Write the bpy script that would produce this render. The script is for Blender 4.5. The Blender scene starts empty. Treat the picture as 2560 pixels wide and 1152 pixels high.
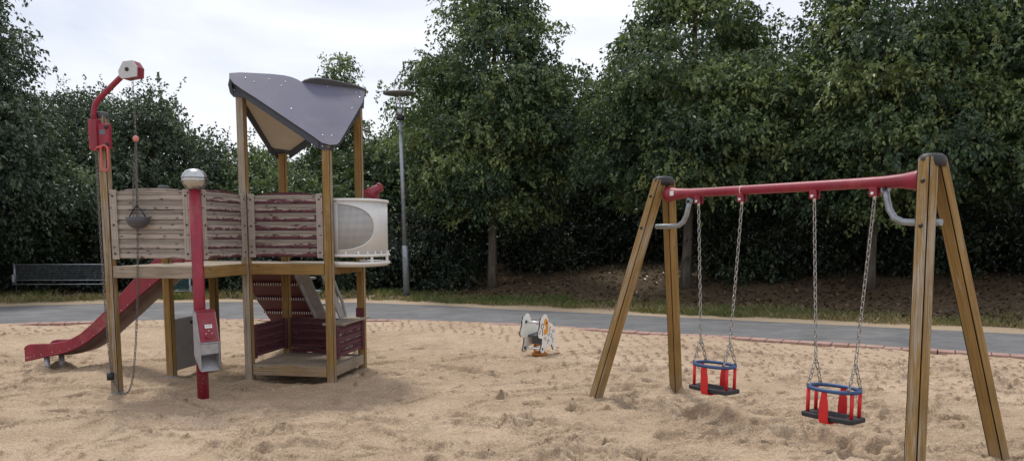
import bpy, math, random
import numpy as np
from mathutils import Vector, Matrix
random.seed(7)
PI = math.pi
S = bpy.context.scene
C = S.collection

# ------------------------------------------------------------------ helpers
class MB:
    """collects shapes into one mesh"""
    def __init__(s): s.v = []; s.f = []; s.m = []; s.sm = []
    def add(s, vs, fs, mi=0, sm=False):
        o = len(s.v); s.v += [tuple(p) for p in vs]
        for f in fs: s.f.append(tuple(i + o for i in f)); s.m.append(mi); s.sm.append(sm)
    def box(s, x0, x1, y0, y1, z0, z1, mi=0, M=None):
        vs = [Vector((x, y, z)) for z in (z0, z1) for y in (y0, y1) for x in (x0, x1)]
        if M is not None: vs = [M @ p for p in vs]
        s.add(vs, [(0, 2, 3, 1), (4, 5, 7, 6), (0, 1, 5, 4), (2, 6, 7, 3), (0, 4, 6, 2), (1, 3, 7, 5)], mi)
    def tube(s, pts, r, n=8, mi=0, closed=False, caps=True, sm=True):
        pts = [Vector(p) for p in pts]; k = len(pts)
        rs = r if isinstance(r, (list, tuple)) else [r] * k
        vs = []; prev = None
        for i, p in enumerate(pts):
            if closed: t = pts[(i + 1) % k] - pts[i - 1]
            else: t = pts[min(i + 1, k - 1)] - pts[max(i - 1, 0)]
            t.normalize()
            if prev is None:
                a = Vector((0, 0, 1)) if abs(t.z) < .9 else Vector((1, 0, 0))
                u = t.cross(a).normalized()
            else:
                u = (prev - t * prev.dot(t)).normalized()
            prev = u; w = t.cross(u)
            for j in range(n):
                a = 2 * PI * j / n
                vs.append(p + (u * math.cos(a) + w * math.sin(a)) * rs[i])
        fs = []
        for i in range(k if closed else k - 1):
            i2 = (i + 1) % k
            for j in range(n):
                j2 = (j + 1) % n
                fs.append((i * n + j, i * n + j2, i2 * n + j2, i2 * n + j))
        s.add(vs, fs, mi, sm)
        if caps and not closed:
            o = len(s.v) - len(vs)
            s.f.append(tuple(o + j for j in range(n))[::-1]); s.m.append(mi); s.sm.append(False)
            s.f.append(tuple(o + (k - 1) * n + j for j in range(n))); s.m.append(mi); s.sm.append(False)
    def lathe(s, prof, c=(0, 0, 0), n=20, mi=0, M=None, sm=True):
        vs = []
        for r, z in prof:
            for j in range(n):
                a = 2 * PI * j / n
                p = Vector((r * math.cos(a), r * math.sin(a), z))
                if M is not None: p = M @ p
                vs.append(p + Vector(c))
        fs = [(i * n + j, i * n + (j + 1) % n, (i + 1) * n + (j + 1) % n, (i + 1) * n + j) for i in range(len(prof) - 1) for j in range(n)]
        s.add(vs, fs, mi, sm)
        o = len(s.v) - len(vs)
        if prof[0][0] > 1e-4: s.f.append(tuple(o + j for j in range(n))[::-1]); s.m.append(mi); s.sm.append(False)
        if prof[-1][0] > 1e-4: s.f.append(tuple(o + (len(prof) - 1) * n + j for j in range(n))); s.m.append(mi); s.sm.append(False)
    def plate(s, pts, off, mi=0, mi_back=None, mi_edge=None):
        """flat polygon (3d points) thickened by vector off"""
        k = len(pts); pts = [Vector(p) for p in pts]; off = Vector(off)
        nrm = sum(((pts[i] - pts[0]).cross(pts[i + 1] - pts[0]) for i in range(1, k - 1)), Vector())
        if nrm.dot(off) > 0: pts = pts[::-1]
        vs = pts + [p + off for p in pts]
        s.add(vs, [tuple(range(k))], mi)
        o = len(s.v) - 2 * k
        s.f.append(tuple(o + k + i for i in range(k))[::-1]); s.m.append(mi if mi_back is None else mi_back); s.sm.append(False)
        for i in range(k):
            j = (i + 1) % k
            s.f.append((o + j, o + i, o + k + i, o + k + j)); s.m.append(mi if mi_edge is None else mi_edge); s.sm.append(False)
    def build(s, name, mats, parent=None, bevel=0, loc=None, M=None):
        me = bpy.data.meshes.new(name); me.from_pydata(s.v, [], s.f)
        mats = mats if isinstance(mats, (list, tuple)) else [mats]
        for m in mats: me.materials.append(m)
        me.polygons.foreach_set('material_index', s.m); me.polygons.foreach_set('use_smooth', s.sm); me.update()
        o = bpy.data.objects.new(name, me); C.objects.link(o)
        if parent is not None: o.parent = parent
        if loc is not None: o.location = loc
        if M is not None: o.matrix_basis = M
        if bevel:
            b = o.modifiers.new('edge', 'BEVEL'); b.width = bevel; b.segments = 2; b.limit_method = 'ANGLE'; b.angle_limit = 1.0
        return o

def tag(o, label=None, cat=None, group=None, kind=None):
    if label: o['label'] = label
    if cat: o['category'] = cat
    if group: o['group'] = group
    if kind: o['kind'] = kind
    return o
def thing(name, label, cat, loc=(0, 0, 0), rz=0, group=None):
    o = bpy.data.objects.new(name, None); C.objects.link(o); o.location = loc; o.rotation_euler = (0, 0, rz); o.empty_display_size = .1
    return tag(o, label, cat, group)
def struct(o): o['kind'] = 'structure'; return o

def np_mesh(name, verts, faces, mats, attr=None, smooth=False, parent=None):
    """verts (n,3), faces (m,k) of equal size"""
    me = bpy.data.meshes.new(name); n = len(verts); m, k = faces.shape
    me.vertices.add(n); me.vertices.foreach_set('co', np.ascontiguousarray(verts, np.float32).ravel())
    me.loops.add(m * k); me.loops.foreach_set('vertex_index', np.ascontiguousarray(faces, np.int32).ravel())
    me.polygons.add(m); me.polygons.foreach_set('loop_start', np.arange(0, m * k, k, dtype=np.int32))
    me.polygons.foreach_set('use_smooth', np.full(m, smooth))
    for a, val in (attr or {}).items():
        at = me.attributes.new(a, 'FLOAT', 'POINT'); at.data.foreach_set('value', np.ascontiguousarray(val, np.float32))
    for mt in (mats if isinstance(mats, (list, tuple)) else [mats]): me.materials.append(mt)
    me.update(calc_edges=True); me.validate()
    o = bpy.data.objects.new(name, me); C.objects.link(o)
    if parent is not None: o.parent = parent
    return o

# ------------------------------------------------------------------ materials
class NT:
    def __init__(s, name):
        s.mat = bpy.data.materials.new(name); s.mat.use_nodes = True
        s.t = s.mat.node_tree; s.b = s.t.nodes['Principled BSDF']; s.out = s.t.nodes['Material Output']
        s._c = None
    def n(s, ty, **kw):
        x = s.t.nodes.new(ty)
        for k, v in kw.items(): setattr(x, k, v)
        return x
    def l(s, a, b): s.t.links.new(a, b)
    def co(s, kind='Object'):
        if s._c is None: s._c = s.n('ShaderNodeTexCoord')
        return s._c.outputs[kind]
    def mp(s, sc, src=None, loc=(0, 0, 0)):
        m = s.n('ShaderNodeMapping'); s.l(src or s.co(), m.inputs[0]); m.inputs['Scale'].default_value = sc; m.inputs['Location'].default_value = loc
        return m.outputs[0]
    def noise(s, sc=1, vec=None, det=4, ro=.55, dist=0):
        x = s.n('ShaderNodeTexNoise'); s.l(vec or s.co(), x.inputs['Vector'])
        x.inputs['Scale'].default_value = sc; x.inputs['Detail'].default_value = det; x.inputs['Roughness'].default_value = ro; x.inputs['Distortion'].default_value = dist
        return x.outputs['Fac']
    def ramp(s, fac, stops):
        r = s.n('ShaderNodeValToRGB'); s.l(fac, r.inputs[0]); e = r.color_ramp.elements
        while len(e) < len(stops): e.new(.5)
        for i, (p, c) in enumerate(stops):
            e[i].position = p; e[i].color = (c, c, c, 1) if isinstance(c, (int, float)) else (*c, 1)
        return r.outputs[0]
    def mix(s, f, a, b, mode='MIX'):
        x = s.n('ShaderNodeMix', data_type='RGBA', blend_type=mode)
        for i, v in ((0, f), (6, a), (7, b)):
            if hasattr(v, 'node'): s.l(v, x.inputs[i])
            else: x.inputs[i].default_value = v if i == 0 else (*v, 1)
        return x.outputs[2]
    def math(s, op, a, b=0, c=0, clamp=False):
        x = s.n('ShaderNodeMath', operation=op, use_clamp=clamp)
        for i, v in enumerate((a, b, c)):
            if hasattr(v, 'node'): s.l(v, x.inputs[i])
            else: x.inputs[i].default_value = v
        return x.outputs[0]
    def sep(s, vec=None):
        x = s.n('ShaderNodeSeparateXYZ'); s.l(vec or s.co(), x.inputs[0]); return x.outputs
    def bump(s, h, st=.3, d=.01):
        x = s.n('ShaderNodeBump'); s.l(h, x.inputs['Height']); x.inputs['Strength'].default_value = st; x.inputs['Distance'].default_value = d
        s.l(x.outputs[0], s.b.inputs['Normal'])
    def fin(s, col=None, rough=.6, metal=0, spec=.5):
        if col is not None:
            if hasattr(col, 'node'): s.l(col, s.b.inputs['Base Color'])
            else: s.b.inputs['Base Color'].default_value = (*col, 1)
        if hasattr(rough, 'node'): s.l(rough, s.b.inputs['Roughness'])
        else: s.b.inputs['Roughness'].default_value = rough
        s.b.inputs['Metallic'].default_value = metal; s.b.inputs['Specular IOR Level'].default_value = spec
        return s.mat

def plain(name, c, rough=.5, metal=0, var=.18, sc=9, spec=.5, bump=0, dust=0, chips=0):
    t = NT(name)
    nz = t.noise(sc, det=6, ro=.65)
    k1 = tuple(x * (1 - var) for x in c); k2 = tuple(min(1, x * (1 + var)) for x in c)
    col = t.ramp(nz, [(.3, k1), (.7, k2)])
    if dust:
        d = t.ramp(t.noise(sc * .45, det=8, ro=.75), [(.52, 0), (.75, dust)])
        col = t.mix(d, col, (.42, .34, .27))
    if chips:
        ch = t.ramp(t.math('ADD', t.math('MULTIPLY', t.noise(26, det=5, ro=.7), .75), t.math('MULTIPLY', t.noise(3.1, det=2), .25)), [(.655, 0), (.675, chips)])
        col = t.mix(ch, col, (.40, .36, .34))
        st = t.ramp(t.noise(1, t.mp((14, 14, 1.2)), 5, .6), [(.45, 1), (.75, .66)])
        col = t.mix(1, col, st, 'MULTIPLY')
    if bump: t.bump(t.noise(sc * 12, det=3), bump, .004)
    rr = t.ramp(nz, [(.2, max(0, rough - .1)), (.8, min(1, rough + .1))])
    return t.fin(col, rr, metal, spec)

_w = {}
def wood(thr, dark=1.0):
    """stained timber; thr 0 = bare and grey, 1 = fully stained"""
    key = (thr, dark)
    if key in _w: return _w[key]
    t = NT('stained_timber')
    grain = t.noise(1, t.mp((42, 42, 2.2)), 6, .6, .4)
    fine = t.noise(1, t.mp((120, 120, 3.5)), 4, .6)
    patch = t.noise(1, t.mp((11, 11, 1.3)), 9, .72, .6)
    m = t.math('ADD', t.math('MULTIPLY', patch, .62), t.math('MULTIPLY', fine, .38))
    lo = .30 + .42 * thr
    mask = t.ramp(m, [(max(0, lo - .035), 0), (lo + .035, 1)])
    d = dark
    stain = t.ramp(grain, [(.25, (.20 * d, .112 * d, .034 * d)), (.5, (.30 * d, .183 * d, .064 * d)), (.78, (.385 * d, .25 * d, .10 * d))])
    bare = t.ramp(fine, [(.22, (.15, .118, .088)), (.48, (.34, .28, .215)), (.8, (.50, .43, .34))])
    col = t.mix(mask, stain, bare)
    knot = t.ramp(t.noise(1, t.mp((7, 7, 2.6), loc=(3, 1, 7)), 2, .5), [(.24, .35), (.29, 1)])
    col = t.mix(1, col, knot, 'MULTIPLY')
    crack = t.ramp(t.noise(1, t.mp((75, 75, 1.1), loc=(5, 2, 1)), 3, .5), [(.30, .35), (.36, 1)])
    col = t.mix(1, col, crack, 'MULTIPLY')
    ge = t.n('ShaderNodeNewGeometry'); gz = t.sep(ge.outputs['Position'])[2]
    ds = t.ramp(t.math('ADD', gz, t.math('MULTIPLY', patch, .35)), [(.16, .7), (.42, 0)])
    col = t.mix(ds, col, (.30, .225, .15))
    dirt = t.ramp(t.noise(2.3, det=5), [(.35, .72), (.7, 1.05)])
    col = t.mix(1, col, dirt, 'MULTIPLY')
    t.bump(t.math('ADD', t.math('MULTIPLY', fine, .6), t.math('MULTIPLY', mask, -.5)), .55, .004)
    _w[key] = t.fin(col, .72, 0, .16); return _w[key]

def board_mat(paint, pitch, length_axis_scale=(2.5, 60, 60)):
    """grooved boards, bare grey with dark red paint left along the lower half of each plank"""
    t = NT('weathered_board')
    z = t.sep()[2]
    fr = t.math('FRACT', t.math('DIVIDE', z, pitch)) if pitch < 1 else .62
    big = t.noise(1, t.mp((5, 5, 26)), 9, .75, .8)
    fine = t.noise(1, t.mp((5, 80, 150)), 5, .65, .3)
    m = t.math('ADD', t.math('ADD', .5, t.math('MULTIPLY', t.math('SUBTRACT', big, .5), 1.7)), t.math('MULTIPLY', t.math('SUBTRACT', .42, fr) if pitch < 1 else -.2, .62))
    lo = .88 - paint * .64
    mask = t.ramp(m, [(max(0, lo - .02), 0), (min(1, lo + .02), 1)])
    red = t.ramp(fine, [(.25, (.075, .024, .032)), (.75, (.150, .055, .066))])
    bare = t.ramp(fine, [(.25, (.22, .19, .165)), (.5, (.41, .365, .325)), (.75, (.54, .495, .45))])
    tint = t.ramp(t.noise(1, t.mp((1.3, 9, 9)), 4), [(.35, (.80, .78, .76)), (.7, (1, .97, .95))])
    bare = t.mix(1, bare, tint, 'MULTIPLY')
    sx_, _, sz_ = t.sep(); cb = t.n('ShaderNodeCombineXYZ'); t.l(t.math('MULTIPLY', sx_, 5.2), cb.inputs[0]); t.l(t.math('MULTIPLY', sz_, 10.5), cb.inputs[1])
    kn = t.n('ShaderNodeTexVoronoi', voronoi_dimensions='2D'); t.l(cb.outputs[0], kn.inputs['Vector']); kn.inputs['Scale'].default_value = 1
    kk = t.ramp(t.math('ADD', kn.outputs['Distance'], t.math('MULTIPLY', fine, .22)), [(.15, .22), (.24, 1)])
    col = t.mix(1, t.mix(mask, bare, red), kk, 'MULTIPLY')
    t.bump(t.math('ADD', t.math('MULTIPLY', fine, .8), t.math('MULTIPLY', mask, .5)), .6, .004)
    return t.fin(col, .7, 0, .3)

def sand_mat():
    t = NT('sand')
    p = t.co()
    a = t.noise(.55, p, 5, .6); b = t.noise(3.2, p, 6, .65); g = t.noise(95, p, 3, .8); g2 = t.noise(38, p, 4, .75)
    col = t.ramp(a, [(.33, (.395, .292, .200)), (.52, (.455, .342, .238)), (.7, (.515, .392, .28))])
    rg = t.n('ShaderNodeAttribute', attribute_name='rough'); col = t.mix(t.math('SUBTRACT', 1, rg.outputs['Fac']), col, t.mix(1, col, (.985, .985, 1.0), 'MULTIPLY'))
    dk = t.n('ShaderNodeAttribute', attribute_name='clod_dark'); col = t.mix(t.math('MULTIPLY', dk.outputs['Fac'], .8), col, (.19, .132, .086))  # mixes a darker brown into the colour of the clods
    col = t.mix(1, col, t.ramp(b, [(.25, (.80, .77, .74)), (.6, (1, 1, 1)), (.8, (1.0, 1.0, 1.0))]), 'MULTIPLY')
    col = t.mix(1, col, t.ramp(g2, [(.25, .60), (.5, 1), (.75, 1.22)]), 'MULTIPLY')
    col = t.mix(1, col, t.ramp(g, [(.3, .50), (.5, 1), (.7, 1.40)]), 'MULTIPLY')
    at = t.n('ShaderNodeAttribute', attribute_name='rough')
    h = t.math('MULTIPLY', t.math('ADD', t.math('MULTIPLY', t.noise(16, p, 7, .68), 1.0), t.math('MULTIPLY', g2, .5)), t.math('MULTIPLY_ADD', at.outputs['Fac'], .6, .4))
    t.bump(h, .7, .04)
    return t.fin(col, .95, 0, .12)

def asphalt_mat():
    t = NT('asphalt'); p = t.co()
    g = t.noise(70, p, 3, .8); b = t.noise(.7, p, 7, .6); st = t.noise(1, t.mp((.8, 2.2, 1)), 8, .72, .5)
    col = t.ramp(b, [(.3, (.105, .106, .109)), (.7, (.158, .158, .160))])
    col = t.mix(1, col, t.ramp(g, [(.3, .6), (.7, 1.45)]), 'MULTIPLY')
    col = t.mix(1, col, t.ramp(t.noise(2.6, p, 6, .7), [(.35, .82), (.65, 1.12)]), 'MULTIPLY')
    col = t.mix(t.ramp(st, [(.50, 0), (.74, .42)]), col, (.33, .30, .27))
    t.bump(g, .3, .006)
    return t.fin(col, .85, 0, .3)

def soil_mat():
    t = NT('verge_soil'); p = t.co()
    a = t.noise(.8, p, 6, .65); g = t.noise(24, p, 6, .75); w = t.noise(.35, p, 4)
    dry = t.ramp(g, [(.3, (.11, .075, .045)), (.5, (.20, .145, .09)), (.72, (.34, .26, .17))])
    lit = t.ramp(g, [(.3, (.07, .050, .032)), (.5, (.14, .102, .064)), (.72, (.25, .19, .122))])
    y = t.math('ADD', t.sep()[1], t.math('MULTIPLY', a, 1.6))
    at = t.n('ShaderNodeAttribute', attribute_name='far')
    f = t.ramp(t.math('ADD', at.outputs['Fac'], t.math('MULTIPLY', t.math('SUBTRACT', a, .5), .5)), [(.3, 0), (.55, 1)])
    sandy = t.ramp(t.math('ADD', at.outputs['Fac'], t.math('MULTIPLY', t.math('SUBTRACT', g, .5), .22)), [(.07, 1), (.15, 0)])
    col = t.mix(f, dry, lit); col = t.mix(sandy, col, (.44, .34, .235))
    t.bump(t.math('ADD', g, t.noise(5, p, 4)), .9, .04)
    return t.fin(col, .95, 0, .1)

def leaf_mat(name, c0, c1, c2, trans=.25):
    t = NT(name)
    at = t.n('ShaderNodeAttribute', attribute_name='tint')
    col = t.ramp(at.outputs['Fac'], [(.08, c0), (.5, c1), (.95, c2)])
    t.fin(col, .40, 0, .5)
    tr = t.n('ShaderNodeBsdfTranslucent'); t.l(t.mix(1, col, (1.0, 1.15, .55), 'MULTIPLY'), tr.inputs[0])
    mx = t.n('ShaderNodeMixShader'); mx.inputs[0].default_value = trans
    t.l(t.b.outputs[0], mx.inputs[1]); t.l(tr.outputs[0], mx.inputs[2]); t.l(mx.outputs[0], t.out.inputs[0])
    return t.mat

M_red = plain('red_paint', (.255, .012, .032), .46, 0, .16, 5, bump=.05, dust=.22, chips=.7)
M_redpl = plain('red_plastic', (.245, .013, .03), .46, 0, .16, 4, dust=.34, chips=.5)
M_darkred = plain('maroon_rubber', (.085, .010, .019), .6, 0, .25, 6, dust=.12)
M_scarlet = plain('scarlet_plastic', (.62, .018, .022), .36, 0, .08, 9, bump=.04)
M_blue = plain('blue_rubber', (.030, .075, .19), .5, 0, .12, 12)
M_black = plain('black_rubber', (.022, .022, .026), .6, 0, .3, 14, bump=.3, dust=.12)
M_cap = plain('grey_rubber_cap', (.075, .085, .095), .65, 0, .2, 20)
M_galv = plain('galvanised_steel', (.30, .325, .35), .45, .6, .22, 14)
M_chain = plain('chain_steel', (.35, .34, .32), .38, .85, .25, 40)
M_rust = plain('dark_chain', (.16, .15, .14), .5, .7, .3, 40)
M_box = plain('brushed_steel', (.36, .36, .37), .48, .45, .2, 16, dust=.25)
M_steel = plain('stainless_dome', (.46, .47, .47), .24, 1, .06, 5)
M_white = plain('white_panel', (.69, .68, .65), .5, 0, .05, 5, dust=.25)
M_sheep = plain('white_board', (.80, .79, .74), .45, 0, .05, 8, dust=.12)
M_roof = plain('violet_grey_board', (.112, .110, .165), .55, 0, .14, 2.2, bump=.08, dust=.22)
M_roofd = plain('dark_board', (.042, .047, .062), .55, 0, .15, 6)
M_roofu = plain('grey_green_board', (.10, .10, .105), .6, 0, .1, 6)
M_tan = plain('tan_board', (.48, .42, .34), .6, 0, .07, 7)
M_dark = plain('dark_iron', (.025, .025, .028), .5, .3, .2, 20)
M_bolt = plain('bolt_steel', (.72, .72, .72), .28, .9, .1, 20)
M_orange = plain('orange_board', (.72, .29, .035), .5, 0, .12, 20)
M_ink = plain('dark_line', (.06, .052, .065), .6, 0, .1, 20)
M_yellow = plain('yellow_board', (.50, .33, .06), .5, 0, .1, 20)
M_paper = plain('white_sticker', (.78, .78, .77), .5, 0, .05, 30)
M_belly = plain('brown_underside', (.085, .045, .042), .55, 0, .3, 7, dust=.3)
M_deck = wood(.13)
M_plank = wood(.04)
M_brick = plain('red_brick', (.33, .20, .165), .9, 0, .28, 4, bump=.4, dust=.9)
M_bark = None

def bark():
    t = NT('bark')
    g = t.noise(1, t.mp((14, 14, 3)), 8, .7, .5)
    col = t.ramp(g, [(.28, (.055, .045, .036)), (.55, (.13, .108, .085)), (.8, (.21, .18, .145))])
    t.bump(g, .8, .03); return t.fin(col, .9, 0, .2)
M_bark = bark()

# ------------------------------------------------------------------ ground
rng = np.random.default_rng(11)
def vnoise(x, y, wl, seed):
    r = np.random.default_rng(seed); T = r.random((256, 256)).astype(np.float32)
    u = x / wl + 57.3; v = y / wl + 91.7
    i = np.floor(u).astype(int); j = np.floor(v).astype(int); a = u - i; b = v - j
    a = a * a * a * (a * (a * 6 - 15) + 10); b = b * b * b * (b * (b * 6 - 15) + 10)
    g = lambda p, q: T[p % 256, q % 256]
    return (g(i, j) * (1 - a) + g(i + 1, j) * a) * (1 - b) + (g(i, j + 1) * (1 - a) + g(i + 1, j + 1) * a) * b - .5
def sstep(a, b, x):
    t = np.clip((x - a) / (b - a), 0, 1); return t * t * (3 - 2 * t)

NEAR = np.array([(-60, -4), (-30, 6), (-16, 11.6), (-9.14, 14.24), (-7.31, 14.82), (-5.16, 15.13), (-2.13, 15.15), (.14, 14.4), (2.11, 13.35), (3.35, 12.78), (4.42, 12.21), (5.85, 11.39), (7.01, 10.78), (12, 7.6), (40, -12)], float)
FAR = np.array([(-60, -.5), (-30, 9.6), (-16, 15.4), (-11.34, 17.7), (-9.1, 18.58), (-6.53, 19.1), (-3.6, 18.95), (-1.64, 18.17), (.17, 17.2), (2.57, 16.06), (4.0, 15.34), (5.91, 14.38), (8.53, 13.1), (14, 9.9), (42, -8)], float)
def ynear(x): return np.interp(x, NEAR[:, 0], NEAR[:, 1])
def yfar(x): return np.interp(x, FAR[:, 0], FAR[:, 1])
def bank(x, y):
    """height of the ground beyond the path"""
    d = y - yfar(x)
    s = sstep(-3.5, 1.0, x)
    h = sstep(2.6, 10, d) * (.2 + .62 * s) + .04 * sstep(.0, .6, d)
    return h

TH = -.1676
TO = np.array([-2.958, 8.967])
TE = np.array([math.cos(TH), math.sin(TH)]); TN = np.array([-math.sin(TH), math.cos(TH)])
A_ = .972

def sand():
    ys = [3.0]
    while ys[-1] < 15.7: ys.append(ys[-1] + .012 + .0010 * (ys[-1] - 3))
    ys = np.array(ys); xs = np.linspace(-11.2, 9.6, 1300)
    X, Y = np.meshgrid(xs, ys)
    edn = ynear(X) - Y
    wd = 1.4 + 2.5 * sstep(-1.2, 1.4, X)
    rough = sstep(wd - .35, wd + .45, edn + 1.3 * vnoise(X, Y, 1.9, 1) + .5 * vnoise(X, Y, .5, 16))
    rough = np.clip(rough, .0, 1)
    Z = .05 * vnoise(X, Y, 2.6, 2) + .10 * vnoise(X, Y, 1.1, 3) * (.25 + .75 * rough)
    wx = X + .25 * vnoise(X, Y, .7, 41); wy = Y + .25 * vnoise(X, Y, .7, 42)
    r1 = np.abs(vnoise(wx, wy, .62, 4)); r2 = np.abs(vnoise(wx * .8, wy * 1.3, .34, 5))
    r3 = np.abs(vnoise(wx + .1 * vnoise(X, Y, .2, 43), wy * 1.25, .19, 10)); r4 = np.abs(vnoise(wx, wy * 1.2, .10, 17))
    pat = np.clip(.55 + 1.5 * vnoise(X, Y, 1.3, 18), .15, 1.25)
    Z += rough * (.09 * (.2 - r1) + .07 * (.2 - r2) * (.5 + vnoise(X, Y, 1.7, 8)) + pat * (.050 * (.2 - r3) + .026 * (.2 - r4) + .014 * vnoise(X, Y, .085, 7) + .010 * vnoise(X, Y, .045, 9)))
    Z += (1 - rough) * (.014 * vnoise(X, Y, .5, 12) + .004 * vnoise(X, Y, .12, 13))
    # footprints and scoops
    r = np.random.default_rng(5)
    D = np.zeros_like(Z)
    def stamp(cx, cy, L, Wd, ang, dep, rim=.35, clod_dark=0):
        R = L * 1.7; i0, i1 = np.searchsorted(ys, (cy - R, cy + R)); j0, j1 = np.searchsorted(xs, (cx - R, cx + R))
        if i1 <= i0 or j1 <= j0: return
        x = X[i0:i1, j0:j1] - cx; y = Y[i0:i1, j0:j1] - cy
        u = (x * math.cos(ang) + y * math.sin(ang)) / L * 2; v = (-x * math.sin(ang) + y * math.cos(ang)) / Wd * 2
        q = np.sqrt(u * u + v * v) + .45 * vnoise(X[i0:i1, j0:j1], Y[i0:i1, j0:j1], .09, 77)
        if clod_dark: D[i0:i1, j0:j1] = np.maximum(D[i0:i1, j0:j1], clod_dark * np.exp(-q ** 4))
        Z[i0:i1, j0:j1] += -dep * np.exp(-q ** 8) + dep * rim * np.exp(-((q - 1.25) / .24) ** 2)
    for k in range(520):
        cy = 4.0 + 7.6 * r.random() ** 1.15; cx = r.uniform(-.78, .78) * cy
        stamp(cx, cy, r.uniform(.12, .29), r.uniform(.06, .13), r.uniform(0, PI), r.uniform(.028, .078) * (.45 + .55 * (r.random() < .5)), .4)
    for k in range(260):   # drag marks
        cy = 4.0 + 7.0 * r.random(); cx = r.uniform(-.78, .78) * cy
        stamp(cx, cy, r.uniform(.3, 1.0), r.uniform(.035, .075), r.normal(.25, .5), r.uniform(.018, .04), .7)
    for k in range(60):
        cy = r.uniform(4.2, 10.2); cx = r.uniform(-.75, .75) * cy
        stamp(cx, cy, r.uniform(.5, .95), r.uniform(.16, .4), r.uniform(-.7, .7), r.uniform(.03, .06), .5)
    for k in range(22):   # dug patch near the swings
        stamp(r.uniform(.9, 3.4), r.uniform(6.0, 9.4), r.uniform(.25, .6), r.uniform(.12, .3), r.uniform(-.6, .9), r.uniform(.028, .05), .6)
    stamp(1.9, 7.1, 1.1, .6, -1.0, .10, .3); stamp(2.58, 6.1, 1.1, .6, -1.0, .09, .3)
    # little clods
    for k in range(420):
        cy = 4.0 + 7.5 * r.random(); cx = r.uniform(-.78, .78) * cy
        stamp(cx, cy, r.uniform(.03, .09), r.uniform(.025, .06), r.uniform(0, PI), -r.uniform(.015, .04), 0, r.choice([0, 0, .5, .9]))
    # rows of small clods, coloured darker than the sand, along the edging, where the sand lies flat
    tx = np.arange(-9.2, 8.8, .01); ty = ynear(tx); al = np.concatenate([[0], np.cumsum(np.hypot(np.diff(tx), np.diff(ty)))])
    slope = np.gradient(np.convolve(np.pad(ty, 60, mode='edge'), np.ones(121) / 121, 'valid'), tx)
    for row in range(1, 23):
        dd = .10 + row * .19
        for k, sdist in enumerate(np.arange(.1 * (row % 2), al[-1], .20)):
            q = min(len(tx) - 1, np.searchsorted(al, sdist)); m_ = slope[q]; nn = math.hypot(1, m_)
            cx = tx[q] + dd * m_ / nn + r.normal(0, .016); cy = ty[q] - dd / nn + r.normal(0, .016)
            if r.random() < .16: continue
            i = np.searchsorted(ys, cy); j = np.searchsorted(xs, cx)
            if i >= len(ys) or j >= len(xs) or rough[i, j] > .45: continue
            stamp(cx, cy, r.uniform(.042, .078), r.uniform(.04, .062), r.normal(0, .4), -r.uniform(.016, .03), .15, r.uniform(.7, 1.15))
    for cx, cy, L, Wd, an in ((3.6, 10.9, 2.4, .16, -.5), (5.1, 9.9, 1.6, .2, -.55), (1.1, 11.0, 1.3, .2, .1), (-6.0, 13.6, 2.6, .22, .05), (-8.3, 12.9, 1.6, .2, .2), (4.0, 9.6, 1.2, .3, -.3)):
        stamp(cx, cy, L, Wd, an, .035, .9)
    for k in range(70):
        cx = r.uniform(1.0, 4.6); cy = 10.2 - .42 * (cx - 1) + r.normal(0, .22)
        stamp(cx, cy, r.uniform(.1, .3), r.uniform(.06, .12), r.uniform(-.9, .3), r.choice([-1, 1]) * r.uniform(.015, .03), .4)
    # level the ground round the equipment and keep a hollow below the play house floor
    lx = (X - TO[0]) * TE[0] + (Y - TO[1]) * TE[1]; ly = (X - TO[0]) * TN[0] + (Y - TO[1]) * TN[1]
    ins = sstep(-.05, .12, lx) * sstep(1.03, .86, lx) * sstep(-.12, .05, ly) * sstep(1.03, .86, ly)
    Z -= .055 * ins
    near_t = np.exp(-(np.clip(np.abs(lx) - 1.2, 0, 9) ** 2 + np.clip(np.abs(ly) - 1.2, 0, 9) ** 2) / .5)
    Z *= 1 - .45 * near_t
    for (cx, cy) in ((.4, 11.1),):
        d2 = (X - cx) ** 2 + (Y - cy) ** 2
        Z += -.035 * np.exp(-d2 / .18) - Z * np.exp(-d2 / .25) * .6
    for i, j in ((-1, -1), (-1, 0), (0, 0), (1, 0), (1, 1), (-1, 1), (-.02, -1)):
        c = TO + A_ * (i * TE + j * TN); d2 = (X - c[0]) ** 2 + (Y - c[1]) ** 2
        Z += (.018 - Z) * np.exp(-d2 / .02)
    for fx, fy in ((.80, 7.85), (1.77, 8.48), (2.62, 5.02), (3.57, 5.68), (-5.73, 9.66), (-5.72, 10.0)):
        d2 = (X - fx) ** 2 + (Y - fy) ** 2; Z += .045 * np.exp(-d2 / .022) * (1 + 3 * vnoise(X, Y, .11, 23)) - Z * np.exp(-d2 / .05) * .5
    ed = Y - ynear(X)
    Z = Z * sstep(.35, -.6, ed) - .12 * sstep(-.10, .14, ed + .3 * vnoise(X, Y, .9, 15) + .08 * vnoise(X, Y, .25, 22)) + (.028 + .06 * vnoise(X, Y, .8, 19) + .02 * vnoise(X, Y, .2, 20)) * sstep(-.7, -.2, ed)
    h, w = X.shape
    V = np.stack([X, Y, Z], -1).reshape(-1, 3)
    idx = np.arange(h * w).reshape(h, w)
    F = np.stack([idx[:-1, :-1], idx[:-1, 1:], idx[1:, 1:], idx[1:, :-1]], -1).reshape(-1, 4)
    struct(np_mesh('sand', V, F, sand_mat(), {'rough': rough.ravel(), 'clod_dark': D.ravel()}, True))
sand()

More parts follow.
